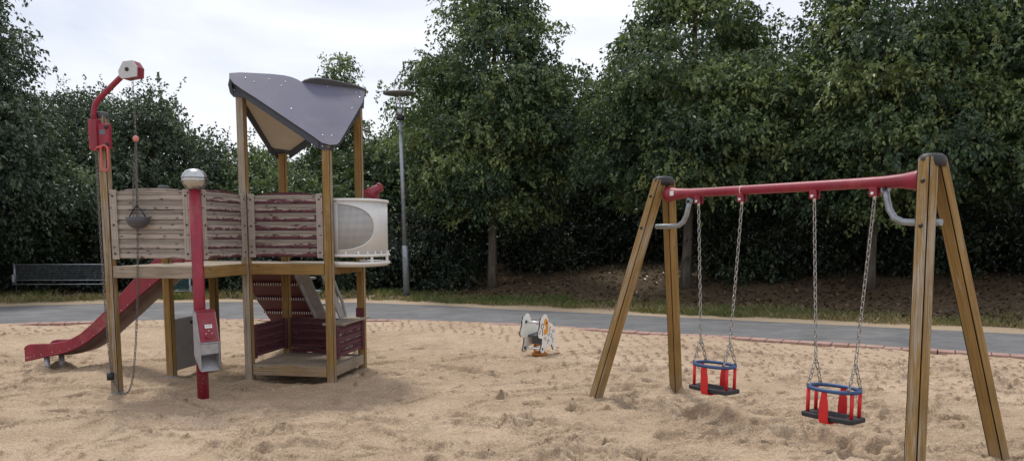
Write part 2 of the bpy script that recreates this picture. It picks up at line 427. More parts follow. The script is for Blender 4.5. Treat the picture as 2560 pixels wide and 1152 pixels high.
def ground():
    # one wide sheet: below the sand in front, the verge and the bank behind
    xs = np.concatenate([np.linspace(-400, -40, 12), np.linspace(-36, 36, 289), np.linspace(40, 400, 12)])
    ys = np.concatenate([np.linspace(-300, -5, 8), np.linspace(0, 13, 40), np.linspace(13.2, 36, 191), np.linspace(40, 700, 14)])
    X, Y = np.meshgrid(xs, ys)
    d = Y - yfar(X)
    Z = np.where(d > -.3, bank(X, Y) + .02, -.2)
    Z += np.where(d > .3, .05 * vnoise(X, Y, 1.4, 31) + .04 * vnoise(X, Y, .45, 32), 0) * (np.abs(X) < 40)
    Z = np.where(d <= -.3, -.2, Z)
    h, w = X.shape
    idx = np.arange(h * w).reshape(h, w)
    F = np.stack([idx[:-1, :-1], idx[:-1, 1:], idx[1:, 1:], idx[1:, :-1]], -1).reshape(-1, 4)
    far = np.clip(d / 6, 0, 1)
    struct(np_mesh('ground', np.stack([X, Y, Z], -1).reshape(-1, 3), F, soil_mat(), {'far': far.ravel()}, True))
ground()

def path():
    xs = np.linspace(-58, 40, 260); a = ynear(xs) + .06; b = yfar(xs) + .12
    # normals are close enough to +y for a strip laid between both edges
    rows = 7; V = []; 
    for k in range(rows):
        t = k / (rows - 1); V.append(np.stack([xs, a * (1 - t) + b * t + .05 * vnoise(xs, xs * 0, .6, 60 + k) * (k in (0, rows - 1)), np.full_like(xs, .03 + .03 * math.sin(PI * t))], -1))
    V = np.concatenate(V); n = len(xs); idx = np.arange(rows * n).reshape(rows, n)
    F = np.stack([idx[:-1, :-1], idx[:-1, 1:], idx[1:, 1:], idx[1:, :-1]], -1).reshape(-1, 4)
    struct(np_mesh('path', V, F, asphalt_mat(), smooth=True))
    # brick edging
    m = MB(); r = random.Random(3)
    pts = [Vector((x, y, 0)) for x, y in NEAR[2:-1]]
    seg = []; 
    for p, q in zip(pts, pts[1:]):
        L = (q - p).length; k = int(L / .21)
        for i in range(k):
            seg.append((p.lerp(q, (i + .5) / k), math.atan2(q.y - p.y, q.x - p.x), L / k))
    for c, an, L in seg:
        Mx = Matrix.Translation((c.x, c.y, .014 + r.uniform(-.006, .005))) @ Matrix.Rotation(an + r.uniform(-.02, .02), 4, 'Z')
        m.box(-L / 2 + .007, L / 2 - .007, -.20, .05, -.08, .032, 0, Mx)
    struct(m.build('brick_edging', M_brick, bevel=.008))
path()

def grass():
    r = np.random.default_rng(21); n = 60000
    x = r.uniform(-16, 15, n); d = .5 + 3.0 * r.random(n) ** 1.2
    y = yfar(x) + d
    p = vnoise(x, y, 1.3, 51) + .6 * vnoise(x, y, .4, 52)
    band = np.exp(-((d - 1.0) / .8) ** 2)
    keep = p + band * .55 - .22 + .08 * (x < -4) > r.uniform(-.15, .3, n)
    x, y, d = x[keep], y[keep], d[keep]; n = len(x)
    z = bank(x, y) + .0
    h = r.uniform(.05, .15, n) * (1 + .5 * (x < -3)); an = r.uniform(0, 2 * PI, n); w = r.uniform(.006, .012, n); ln = r.uniform(.3, 1.0, n) * h
    la = r.uniform(0, 2 * PI, n)
    b = np.stack([x, y, z], -1); s = np.stack([np.cos(an) * w, np.sin(an) * w, 0 * w], -1)
    t = b + np.stack([np.cos(la) * ln, np.sin(la) * ln, h], -1); mid = b + np.stack([np.cos(la) * ln * .35, np.sin(la) * ln * .35, h * .6], -1)
    V = np.stack([b - s, b + s, mid + s * .7, t, mid - s * .7], 1).reshape(-1, 3)
    F = np.arange(5 * n).reshape(n, 5)
    tint = np.repeat(np.clip(.5 + p[keep] * .9 - .22 * (x > 2) + r.normal(0, .22, n), 0, 1), 5)
    m = leaf_mat('grass_blade', (.30, .235, .12), (.19, .18, .062), (.095, .14, .034), .2)
    tag(np_mesh('grass', V, F, m, {'tint': tint}), 'short patchy grass growing along the far side of the path', 'grass', kind='stuff')
    n = 16000   # fallen leaves and twigs on the bank
    x = r.uniform(-14, 17, n); d = .9 + 7.5 * r.random(n); y = yfar(x) + d
    z = bank(x, y) + .025 + .03 * r.random(n)
    an = r.uniform(0, 2 * PI, n); L = r.uniform(.03, .07, n)
    c = np.stack([x, y, z], -1); u = np.stack([np.cos(an) * L, np.sin(an) * L, r.normal(0, .35, n) * L], -1); v = np.stack([-np.sin(an) * L * .5, np.cos(an) * L * .5, r.normal(0, .35, n) * L], -1)
    V = np.stack([c - u, c + v, c + u, c - v], 1).reshape(-1, 3)
    m2 = leaf_mat('fallen_leaf', (.05, .033, .02), (.10, .064, .038), (.17, .118, .07), .1)
    tag(np_mesh('fallen_leaves', V, np.arange(4 * n).reshape(n, 4), m2, {'tint': np.repeat(r.random(n), 4)}), 'dry brown fallen leaves scattered on the bank under the trees', 'leaves', kind='stuff')
grass()

# ------------------------------------------------------------------ trees
LM = dict(
    lime=leaf_mat('lime_leaf', (.030, .058, .036), (.082, .132, .058), (.24, .285, .105), .28),
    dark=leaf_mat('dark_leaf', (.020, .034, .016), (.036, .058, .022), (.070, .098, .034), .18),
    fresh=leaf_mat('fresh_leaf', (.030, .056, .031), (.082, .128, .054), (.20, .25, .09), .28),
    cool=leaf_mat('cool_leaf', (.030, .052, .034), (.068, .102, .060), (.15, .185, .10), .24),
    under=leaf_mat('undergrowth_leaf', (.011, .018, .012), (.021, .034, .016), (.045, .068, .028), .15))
def norm(a): return a / np.maximum(np.linalg.norm(a, axis=-1, keepdims=True), 1e-9)
def crown_arrays(r, prof, nclus, twigs, lpt, L, droop, fill, csize, shoots, squash=(1, 1)):
    pz = np.array([p[0] for p in prof]); pr_ = np.array([p[1] for p in prof])
    zz = np.linspace(pz[0], pz[-1], 200); rr = np.interp(zz, pz, pr_)
    cdf = np.cumsum(rr ** 1.4 + .02); cdf /= cdf[-1]
    ph = r.uniform(0, 2 * PI, 6)
    def surf(n, lo):
        z = np.interp(r.random(n), cdf, zz); a = r.uniform(0, 2 * PI, n)
        R = np.interp(z, pz, pr_) * (1 + .13 * np.sin(3 * a + ph[0] + z * 1.1) + .10 * np.sin(5 * a + ph[1] - z * 1.9) + .09 * np.sin(z * 3.1 + ph[2] + a))
        rho = R * (lo + (1 - lo) * np.sqrt(r.random(n)))
        return np.stack([rho * np.cos(a) * squash[0], rho * np.sin(a) * squash[1], z], -1), np.stack([np.cos(a), np.sin(a), 0 * a], -1)
    cc, co = surf(nclus, .5); ctint = r.random(nclus)
    ci = r.integers(0, nclus, int(twigs * (1 - fill)))
    cs = csize * r.uniform(.6, 1.3, nclus)
    tp = cc[ci] + np.clip(r.normal(0, 1, (len(ci), 3)), -1.6, 1.6) * cs[ci][:, None] * np.array([1, 1, .46]); to = co[ci]; tt = ctint[ci]
    fp, fo = surf(int(twigs * fill), .15)
    tp = np.concatenate([tp, fp]); to = np.concatenate([to, fo]); tt = np.concatenate([tt, r.random(len(fp))])
    n = len(tp)
    td = norm(to * .8 + r.normal(0, .55, (n, 3)) + np.array([0, 0, -.15 * droop])); tl = r.uniform(.2, .5, n)
    k = lpt; f = np.tile(np.linspace(0, 1, k), n)
    P = np.repeat(tp, k, 0) + np.repeat(td * tl[:, None], k, 0) * f[:, None] + np.array([0, 0, -1]) * (f ** 2 * np.repeat(tl, k) * .3 * droop)[:, None] + r.normal(0, .035, (n * k, 3))
    D = norm(np.repeat(td, k, 0) * .6 + r.normal(0, .65, (n * k, 3)) + np.array([0, 0, -.65 * droop]))
    out = np.repeat(to, k, 0); tint = np.repeat(tt, k)
    if shoots:
        ns, kk = shoots, 22
        top = np.argsort(-(cc[:, 2] + .35 * np.linalg.norm(cc[:, :2], axis=1)))[:max(8, nclus // 3)]
        sp = cc[r.choice(top, ns)] + r.normal(0, .18, (ns, 3)); sd = norm(np.stack([r.normal(0, .16, ns), r.normal(0, .16, ns), np.ones(ns)], -1) + .18 * norm(sp * np.array([1, 1, 0]))); sl = r.uniform(.45, .9, ns)
        ff = np.tile(np.linspace(.1, 1, kk), ns)
        P2 = np.repeat(sp, kk, 0) + np.repeat(sd * sl[:, None], kk, 0) * ff[:, None] + r.normal(0, .03, (ns * kk, 3))
        D2 = norm(r.normal(0, .8, (ns * kk, 3)) + np.array([0, 0, .15]))
        P = np.concatenate([P, P2]); D = np.concatenate([D, D2]); out = np.concatenate([out, np.repeat(norm(sp * np.array([1, 1, 0])), kk, 0)]); tint = np.concatenate([tint, r.random(ns * kk)])
    n = len(P)
    N = norm(np.array([0, 0, .55]) + out * .45 + r.normal(0, .55, (n, 3)))
    sd = norm(np.cross(D, N)); N = np.cross(sd, D)
    l = L * r.uniform(.65, 1.25, n)[:, None]; w = l * .27
    mid = P + D * l * .42 + N * l * .06
    V = np.stack([P, mid + sd * w, P + D * l - N * l * .08, mid - sd * w], 1).reshape(-1, 3)
    b = np.arange(n)[:, None] * 4
    F = np.concatenate([b + np.array([[0, 1, 2]]), b + np.array([[0, 2, 3]])], 0)
    T = np.repeat(np.clip(.72 * tint ** 1.5 + .38 * r.random(n), 0, 1), 4)
    return V, F, T, cc

def trunk_mesh(r, parent, h, rad, cc, nl, lean=(0, 0), start=.45):
    m = MB(); q = [Vector((lean[0] * t * h + .04 * math.sin(5 * t + rad * 90), lean[1] * t * h, -.1 + t * (h + .1))) for t in np.linspace(0, 1, 12)]
    rs = [rad * (1.25 if i == 0 else 1.06 - .85 * (i / 11) ** 1.1) for i in range(12)]
    m.tube(q, rs, 10)
    for c in cc[r.choice(len(cc), min(nl, len(cc)), replace=False)]:
        c = Vector(c); zt = max(h * start * .75, min(h * .92, c.z - .5 * Vector((c.x, c.y)).length))
        t = zt / h; i = min(10, int(t * 11)); b = q[i].lerp(q[i + 1], t * 11 - i)
        mid = b.lerp(c, .5) + Vector((0, 0, .12 * (c - b).length))
        rb = rad * (.42 - .25 * t)
        m.tube([b, b.lerp(mid, .5) + Vector((0, 0, .03)), mid, mid.lerp(c, .5), c], [rb, rb * .8, rb * .6, rb * .4, rb * .16], 6)
    return m.build('trunk', M_bark, parent)

def tree(name, label, cat, x, y, prof, mat, nclus, twigs, lpt=12, L=.09, droop=1, fill=.3, csize=.4, shoots=0, trunk=None, nl=14, group=None, seed=1, squash=(1, 1), lean=(0, 0)):
    r = np.random.default_rng(seed)
    z0 = float(bank(np.array(x), np.array(y))) if y > float(yfar(np.array(x))) else 0
    root = thing(name, label, cat, (x, y, z0), 0, group)
    V, F, T, cc = crown_arrays(r, prof, nclus, twigs, lpt, L, droop, fill, csize, shoots, squash)
    if lean != (0, 0): V[:, 0] += lean[0] * V[:, 2]; V[:, 1] += lean[1] * V[:, 2]
    np_mesh('crown' if trunk else 'foliage', V, F, LM[mat], {'tint': T}, parent=root)
    if trunk: trunk_mesh(r, root, trunk[0], trunk[1], cc, nl, lean)
    else:
        m = MB()
        for k in range(7):
            c = Vector(cc[r.integers(len(cc))]); m.tube([(c.x * .15, c.y * .15, -.05), (c.x * .5, c.y * .5, c.z * .55), tuple(c)], [.03, .02, .006], 5)
        m.build('stem', M_bark, root)
    return root
def copy_tree(o, loc, rz, sc, label=None):
    c = o.copy(); C.objects.link(c); c.location = loc; c.rotation_euler = (0, 0, rz); c.scale = sc
    if label: c['label'] = label
    for ch in o.children:
        d = ch.copy(); C.objects.link(d); d.parent = c
    return c

GL = 'row of lime trees beyond the path'
PL_ = [(1.75, .4), (2.2, 1.2), (2.9, 1.7), (3.9, 1.95), (5.0, 1.95), (5.8, 1.75), (6.4, 1.35), (7.0, 1.0), (7.8, .75), (8.8, .5), (9.6, .2)]
tree('lime_tree', 'lime tree beside the street lamp with a broad green crown and straight grey trunk', 'tree', -.52, 22.2, PL_, 'lime', 125, 7000, 13, .115, 1, .13, .46, 36, (8.6, .125), 20, GL, 101)
P2 = [(1.9, .5), (2.4, 1.4), (3.2, 1.9), (4.2, 2.15), (5.2, 2.0), (5.9, 1.6), (6.6, 1.1), (7.4, .8), (8.4, .5), (9.4, .2)]
tree('lime_tree', 'lime tree behind the far end of the red swing beam', 'tree', 4.45, 20.4, P2, 'lime', 125, 7000, 13, .115, 1, .13, .46, 36, (8.6, .125), 20, GL, 102)
P3 = [(1.8, .5), (2.3, 1.4), (3.0, 2.0), (3.9, 2.2), (5.0, 2.0), (5.7, 1.7), (6.3, 1.4), (7.2, 1.1), (8.4, .8), (9.2, .3)]
tree('lime_tree', 'lime tree behind the swing nearest the right wooden leg frame', 'tree', 8.5, 19.0, P3, 'lime', 125, 7000, 13, .115, 1, .13, .46, 36, (8.2, .115), 20, GL, 103)
P4 = [(1.7, .5), (2.2, 1.5), (3.0, 2.0), (4.0, 2.3), (5.2, 2.2), (6.2, 1.9), (7.0, 1.2), (7.9, .3)]
tree('lime_tree', 'lime tree at the right edge of the photo with its trunk out of view', 'tree', 11.9, 18.2, P4, 'lime', 125, 7000, 13, .115, 1, .13, .46, 36, (7.2, .12), 16, GL, 104)
# left hand trees
tree('ash_tree', 'tall feathery tree at the left edge reaching over the table net', 'tree', -13.7, 20.2, [(1.2, 1.4), (2.2, 2.2), (3.2, 2.5), (4.0, 2.1), (4.8, 1.5), (5.8, 1.15), (6.8, .95), (7.6, .65), (8.4, .35), (9.2, .1)], 'cool', 140, 7600, 13, .115, 1.2, .2, .46, 20, (8.2, .14), 16, None, 105)
tree('round_tree', 'low round topped tree behind the red crane arm', 'tree', -13.4, 25.6, [(.6, 1.2), (1.6, 2.0), (2.8, 2.2), (4.0, 1.9), (4.9, 1.3), (5.5, .6), (5.8, .2)], 'cool', 130, 5200, 12, .11, 1, .3, .45, 20, (5.0, .1), 12, None, 106)
tree('hornbeam_tree', 'bushy tree with upright leafy shoots behind the pulley chain', 'tree', -10.7, 24.2, [(.5, 1.4), (1.5, 2.0), (2.8, 2.1), (3.8, 1.7), (4.5, 1.15), (5.0, .7), (5.5, .3)], 'cool', 140, 5800, 12, .11, .8, .3, .42, 130, (5.2, .11), 14, None, 107)
tree('hornbeam_tree', 'lower bushy tree between the steel ball post and the roofed tower', 'tree', -8.0, 25.0, [(.4, 1.4), (1.4, 1.9), (2.4, 1.9), (3.2, 1.4), (3.7, .9), (4.1, .3)], 'fresh', 120, 4800, 12, .11, .8, .3, .42, 70, (4.2, .1), 12, None, 108)
tree('slender_tree', 'slender tree whose pointed top rises behind the tower roof', 'tree', -5.75, 27.4, [(.6, 1.2), (2.0, 1.5), (3.3, 1.3), (4.4, .8), (5.6, .5), (6.6, .42), (7.2, .12)], 'fresh', 110, 4800, 12, .115, .9, .35, .28, 6, (7.4, .11), 12, None, 109)
tree('hazel_tree', 'bushy tree with spiky shoots between the tower and the street lamp', 'tree', -3.9, 25.0, [(.4, 1.2), (1.4, 1.5), (2.5, 1.4), (3.2, .9), (3.9, .5), (4.5, .2)], 'fresh', 110, 4400, 12, .12, .8, .3, .38, 46, (4.2, .09), 12, None, 110)
tree('hazel_tree', 'pale green bush like tree seen below the tower roof', 'tree', -6.4, 23.6, [(.3, 1.1), (1.3, 1.4), (2.2, 1.3), (2.9, .8), (3.4, .3)], 'fresh', 100, 3800, 12, .11, .8, .3, .38, 40, (3.4, .08), 10, None, 111)

# undergrowth below the crowns
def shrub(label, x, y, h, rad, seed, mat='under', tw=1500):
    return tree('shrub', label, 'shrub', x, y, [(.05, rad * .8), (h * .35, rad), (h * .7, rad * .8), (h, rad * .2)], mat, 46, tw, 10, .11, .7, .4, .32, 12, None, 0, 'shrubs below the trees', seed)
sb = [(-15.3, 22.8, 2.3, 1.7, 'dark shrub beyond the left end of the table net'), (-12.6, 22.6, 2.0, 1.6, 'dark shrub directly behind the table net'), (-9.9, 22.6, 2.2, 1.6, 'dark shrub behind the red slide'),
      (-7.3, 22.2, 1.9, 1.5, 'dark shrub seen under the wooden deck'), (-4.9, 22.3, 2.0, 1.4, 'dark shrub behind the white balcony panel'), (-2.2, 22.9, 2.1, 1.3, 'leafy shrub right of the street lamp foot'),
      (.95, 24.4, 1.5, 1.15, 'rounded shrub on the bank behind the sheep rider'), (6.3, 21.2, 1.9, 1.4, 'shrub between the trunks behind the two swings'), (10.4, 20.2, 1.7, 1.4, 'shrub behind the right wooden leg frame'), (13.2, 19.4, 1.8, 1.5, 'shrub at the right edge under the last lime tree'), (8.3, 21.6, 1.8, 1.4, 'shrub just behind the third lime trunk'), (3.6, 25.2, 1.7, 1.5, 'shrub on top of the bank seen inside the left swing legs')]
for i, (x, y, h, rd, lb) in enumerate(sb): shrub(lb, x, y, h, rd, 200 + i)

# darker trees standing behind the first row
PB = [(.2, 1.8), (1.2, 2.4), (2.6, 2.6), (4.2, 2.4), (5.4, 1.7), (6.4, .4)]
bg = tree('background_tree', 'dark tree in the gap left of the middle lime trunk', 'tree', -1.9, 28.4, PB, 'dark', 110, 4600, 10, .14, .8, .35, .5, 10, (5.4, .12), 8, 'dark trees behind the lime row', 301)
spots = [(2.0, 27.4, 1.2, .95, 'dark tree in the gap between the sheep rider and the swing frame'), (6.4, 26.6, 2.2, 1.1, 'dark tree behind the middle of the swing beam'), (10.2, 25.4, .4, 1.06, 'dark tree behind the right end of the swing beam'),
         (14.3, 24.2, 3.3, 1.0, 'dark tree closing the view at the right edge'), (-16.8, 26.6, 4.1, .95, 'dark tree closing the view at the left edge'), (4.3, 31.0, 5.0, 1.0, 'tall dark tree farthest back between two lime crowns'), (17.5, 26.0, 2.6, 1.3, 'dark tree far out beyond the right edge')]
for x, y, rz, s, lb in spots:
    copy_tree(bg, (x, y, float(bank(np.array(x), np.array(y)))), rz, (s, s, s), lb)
# the wood behind everything reads as one mass
def wood_mass():
    r = np.random.default_rng(77); n = 42000
    x = r.uniform(-30, 30, n); y = 31 + 6 * r.random(n) + .02 * np.abs(x); top = 2.7 + 1.2 * vnoise(x, y * 0, 3.5, 71) + 1.5 * (x > -1)
    z = 1.0 + top * r.random(n) ** .9
    P = np.stack([x, y, z], -1); D = norm(r.normal(0, 1, (n, 3)) + np.array([0, 0, -.5])); N = norm(r.normal(0, .6, (n, 3)) + np.array([0, -.6, .5])); s = norm(np.cross(D, N))
    l = r.uniform(.25, .5, n)[:, None]
    V = np.stack([P, P + D * l * .45 + s * l * .36, P + D * l, P + D * l * .45 - s * l * .36], 1).reshape(-1, 3)
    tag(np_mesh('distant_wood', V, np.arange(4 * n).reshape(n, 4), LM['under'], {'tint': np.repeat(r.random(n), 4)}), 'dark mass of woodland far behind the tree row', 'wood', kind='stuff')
wood_mass()

# ------------------------------------------------------------------ chains
def chain(m, pts, pitch, r, mi=0, wd=.011):
    """row of oval links along a polyline"""
    pts = [Vector(p) for p in pts]; L = [0]
    for p, q in zip(pts, pts[1:]): L.append(L[-1] + (q - p).length)
    k = max(2, int(round(L[-1] / pitch))); step = L[-1] / k
    def at(d):
        for i in range(len(pts) - 1):
            if d <= L[i + 1] or i == len(pts) - 2:
                return pts[i].lerp(pts[i + 1], (d - L[i]) / max(1e-6, L[i + 1] - L[i]))
    for i in range(k):
        a, b = at(i * step), at((i + 1) * step); t = (b - a).normalized(); c = (a + b) / 2
        s = t.cross(Vector((.3, 1, .1))).normalized(); w = t.cross(s)
        if i % 2: s = w
        hl = step / 2 + r * .7
        loop = [c + t * ((hl - wd) * (1 if math.sin(g) >= 0 else -1) + wd * math.sin(g)) + s * wd * math.cos(g) for g in [PI / 5 * j + PI / 10 for j in range(10)]]
        m.tube(loop, r, 5, mi, closed=True)

# ------------------------------------------------------------------ posts
def post_profile(w, ch=.018, gv=.009):
    h = w / 2; q = []
    for sx, sy in ((1, 1), (-1, 1), (-1, -1), (1, -1)):
        a = [(h * sx, (h - ch) * sy), ((h - ch * .32) * sx, (h - ch * .32) * sy), ((h - ch) * sx, h * sy)]
        a.insert(1, ((h - gv * .25) * sx, (h - ch * .75) * sy)); a.insert(2, ((h - gv * 1.6) * sx, (h - ch * .9) * sy))
        if sx * sy < 0: a = a[::-1]
        q += a
    return q
def post(parent, base, top, w, mats, name='post', cap=None, rz=0):
    """timber post from base to top; mats = (front, side) looks; own z axis along the post"""
    base, top = Vector(base), Vector(top); d = top - base; L = d.length
    prof = post_profile(w); n = len(prof); m = MB()
    k = 10; vs = [(x, y, L * i / (k - 1)) for i in range(k) for x, y in prof]
    m.v += vs
    for i in range(k - 1):
        for j in range(n):
            j2 = (j + 1) % n; x = (prof[j][0] + prof[j2][0]) / 2; y = (prof[j][1] + prof[j2][1]) / 2
            side = 1 if x > abs(y) * .98 else 0
            deep = max(abs(x), abs(y)) < w / 2 - .0062
            m.f.append((i * n + j, i * n + j2, (i + 1) * n + j2, (i + 1) * n + j)); m.m.append(2 if deep else side); m.sm.append(False)
    m.f.append(tuple(range(n))[::-1]); m.m.append(0); m.sm.append(False)
    m.f.append(tuple((k - 1) * n + j for j in range(n))); m.m.append(0); m.sm.append(False)
    zx = d.normalized(); xx = Vector((math.cos(rz), math.sin(rz), 0)); yy = zx.cross(xx).normalized(); xx = yy.cross(zx)
    Mx = Matrix((xx, yy, zx)).transposed().to_4x4(); Mx.translation = base
    o = m.build(name, [mats[0], mats[1], M_dark], parent, M=Mx)
    if cap:
        c = MB(); h = w / 2 + .006
        c.lathe([(h * .98, L - cap), (h * 1.1, L - cap * .4), (h * 1.1, L + .006), (h * .95, L + .012), (0, L + .014)], n=16, M=Matrix.Rotation(PI / 4, 4, 'Z'))
        c.build('post_cap', M_cap, o)
    return o

# ------------------------------------------------------------------ play tower
T = thing('play_tower', 'weathered wooden play tower with violet roof, red slide, crane and white balcony', 'play tower', (TO[0], TO[1], 0), TH)
a = A_; PW = .093
P = dict(D=(0, 0), E=(a, 0), F=(a, a), G=(0, a), B=(-a, 0), C=(-a, a), A=(-a, -a))
post(T, (*P['A'], .0), (*P['A'], 2.83), PW, (wood(.42), wood(.55)), cap=.05)
post(T, (*P['D'], .0), (*P['D'], 3.17), PW, (wood(.16), wood(.62)))
post(T, (*P['E'], .0), (*P['E'], 2.61), PW, (wood(.64), wood(.46)))
post(T, (*P['F'], .0), (*P['F'], 3.17), PW, (wood(.78, .95), wood(.52)))
post(T, (*P['G'], .0), (*P['G'], 2.61), PW, (wood(.84, .85), wood(.86)))
post(T, (*P['B'], .02), (*P['B'], 2.17), PW, (wood(.80), wood(.86)), cap=.045)
post(T, (*P['C'], .0), (*P['C'], 2.17), PW, (wood(.9, .6), wood(.9, .6)), cap=.045)
# concrete feet showing at two posts
for k in ('A', 'B', 'C'):
    m = MB(); m.lathe([(.075, -.1), (.07, .02), (.055, .03)], c=(*P[k], 0), n=12); m.build('post_foot', plain('grey_footing', (.22, .21, .19), .9, 0, .2, 14), T)

# decks
def cell(x0, y0, edges, z=1.318):
    m = MB(); r = random.Random(x0 * 7 + y0)
    x1, y1 = x0 + a, y0 + a; k = 8; st = (a - .04) / k
    for i in range(k):
        ya = y0 + .02 + i * st
        m.box(x0 + .005 + (.05 if i in (0, k - 1) else 0), x1 - .005 - (.05 if i in (0, k - 1) else 0), ya + .003, ya + st - .003, z - .035, z - r.random() * .003)
    m.build('deck', M_plank, T, bevel=.004)
cell(-a, -a, ''); cell(-a, 0, ''); cell(0, 0, '')
def beam(p, q, z0, z1, mt, t=.045, out=0):
    p, q = Vector((*p, 0)), Vector((*q, 0)); d = (q - p).normalized(); L = (q - p).length
    nrm = Vector((d.y, -d.x, 0))
    m = MB(); m.box(-t / 2, t / 2, -(z1 - z0) / 2, (z1 - z0) / 2, PW / 2 + .002, L - PW / 2 - .002)
    Mx = Matrix((nrm, Vector((0, 0, 1)), d)).transposed().to_4x4()
    if Mx.determinant() < 0: Mx = Matrix((-nrm, Vector((0, 0, 1)), d)).transposed().to_4x4()
    Mx.translation = p + nrm * out + Vector((0, 0, (z0 + z1) / 2))
    m.build('deck_beam', mt, T, bevel=.005, M=Mx)
Rc = (-.0, -a)
beam(P['A'], Rc, 1.203, 1.323, wood(.22), out=.012); beam(Rc, P['D'], 1.203, 1.323, wood(.62), out=.012); beam(P['D'], P['E'], 1.203, 1.323, wood(.70), out=.012)
beam(P['E'], P['F'], 1.203, 1.323, wood(.6, .8), out=.012); beam(P['F'], P['G'], 1.2, 1.31, wood(.8, .7)); beam(P['G'], P['C'], 1.2, 1.31, wood(.8, .7))
beam(P['C'], P['B'], 1.2, 1.31, wood(.8, .7)); beam(P['B'], P['A'], 1.2, 1.31, wood(.6, .8)); beam(P['D'], P['G'], 1.19, 1.28, wood(.8, .7)); beam(P['B'], P['D'], 1.19, 1.28, wood(.8, .7))

# grooved side panels
def panel(p, q, z0, h, rows, paint, arch, inset=.052, out=.0, battens=True, name='side_panel', label=None):
    p, q = Vector((*p, z0)), Vector((*q, z0)); d = (q - p).normalized(); L = (q - p).length - 2 * inset
    nrm = Vector((d.y, -d.x, 0)); pitch = h / rows
    fz = [(0, .020), (.045, .019), (.06, .002), (.12, -.002), (.52, -.002), (.545, .009), (.59, .009), (.615, -.001), (.67, -.001), (.695, .009), (.74, .009), (.765, -.001), (.82, -.001), (.845, .009), (.89, .009), (.91, 0), (.955, .003), (.965, .019)]
    prof = [((i + f) * pitch, dy) for i in range(rows) for f, dy in fz] + [(h, .012)]
    nx = 21; m = MB(); vs = []
    r = random.Random(int(paint * 100) + rows)
    wob = [r.uniform(-.0025, .0025) for _ in range(rows)]
    for z, dy in prof:
        for i in range(nx):
            t = i / (nx - 1); x = L * t
            k = min(rows - 1, int(z / pitch))
            top = arch * (math.sin(PI * t) ** .8 - .45 * math.exp(-((min(t, 1 - t) - .10) / .05) ** 2)) if z > h - pitch * .3 else 0
            vs.append((x, -.014 + dy + wob[k] * (t - .5) * 2, z + top * (z - (h - pitch * .3)) / (pitch * .3) if top else z))
    n = len(prof)
    fs = [(j * nx + i, j * nx + i + 1, (j + 1) * nx + i + 1, (j + 1) * nx + i) for j in range(n - 1) for i in range(nx - 1)]
    m.add(vs, fs)
    bk = [(vs[i][0], .016, vs[i][2]) for i in range(nx)] + [(vs[(n - 1) * nx + i][0], .016, vs[(n - 1) * nx + i][2]) for i in range(nx)]
    m.add(bk, [(i + 1, i, nx + i, nx + i + 1) for i in range(nx - 1)])
    tp = [vs[(n - 1) * nx + i] for i in range(nx)] + bk[nx:]
    m.add(tp, [(i, i + 1, nx + i + 1, nx + i) for i in range(nx - 1)])
    m.add([vs[i] for i in range(nx)] + bk[:nx], [(i + 1, i, nx + i, nx + i + 1) for i in range(nx - 1)])
    for c in (0, nx - 1):
        ring = [vs[j * nx + c] for j in range(n)] + [bk[nx + c], bk[c]]
        m.add(ring, [tuple(range(len(ring))) if c else tuple(range(len(ring)))[::-1]])
    Mx = Matrix((d, -nrm, Vector((0, 0, 1)))).transposed().to_4x4(); Mx.translation = p + d * inset + nrm * out
    o = m.build(name, board_mat(paint, pitch), T, M=Mx)
    if label: o['label'] = label
    if battens:
        for c in (.036, L - .036):
            b = MB()
            zt = h + (.012 if arch else 0)
            b.box(c - .036, c + .036, -.034, -.0165, -.008, zt)
            for g in (-.016, .016): b.box(c + g - .004, c + g + .004, -.0375, -.034, .0, zt - .008)
            for zz in (.05, h / 2, h - .05): b.lathe([(.011, 0), (.011, .005), (.006, .007)], c=(c, -.0375, zz), n=8, mi=1, M=Matrix.Rotation(PI / 2, 4, 'X'))
            b.build('batten', [board_mat(min(paint, 1) * .75 if z0 > 1 else 1.6, 3.0), M_dark], o, bevel=.004)
    return o
panel(P['A'], Rc, 1.398, .672, 7, .06, .028, out=.0, label='bare silver grey board panel')
panel(Rc, P['D'], 1.398, .672, 7, .42, .028, label='grey board panel with traces of dark red paint')
panel(P['D'], P['E'], 1.398, .672, 7, .57, .028, label='board panel with peeling dark red paint')
panel(P['D'], P['G'], 0.25, .37, 4, 1.3, 0, name='house_wall', inset=.05)
panel(P['G'], P['F'], .25, .37, 4, 1.7, 0, name='house_wall', inset=.05, battens=False)
panel(P['E'], P['F'], .27, .35, 4, 1.15, 0, name='house_wall', inset=.05, out=.02)
panel(P['C'], P['G'], 1.398, .55, 6, .9, .02, battens=False)
# small board below the back wall of the play house
m = MB(); m.box(.06, .54, a - .02, a + .01, .155, .235); m.box(.27, .33, a - .024, a - .0205, .19, .2, 1); m.build('house_wall', [M_darkred, M_paper], T)
# counter
m = MB(); m.box(a - .17, a + .07, .16, a + .12, .622, .65); m.build('counter', wood(.05), T, bevel=.008)
m = MB(); m.box(a - .052, a + .05, a - .056, a - .049, .64, .76); m.build('red_plate', M_darkred, T)
# play house floor
m = MB()
for i in range(9):
    x = .03 + i * (a - .06) / 9; m.box(x + .004, x + (a - .06) / 9 - .004, .03, a - .03, .158, .19 - random.random() * .003)
m.build('house_floor', wood(.0), T, bevel=.004)
beam(P['D'], P['E'], .072, .188, wood(.46), out=.01); beam(P['E'], P['F'], .072, .188, wood(.1), out=.01); beam(P['D'], P['G'], .072, .18, wood(.4, .7)); beam(P['G'], P['F'], .072, .18, wood(.4, .7))

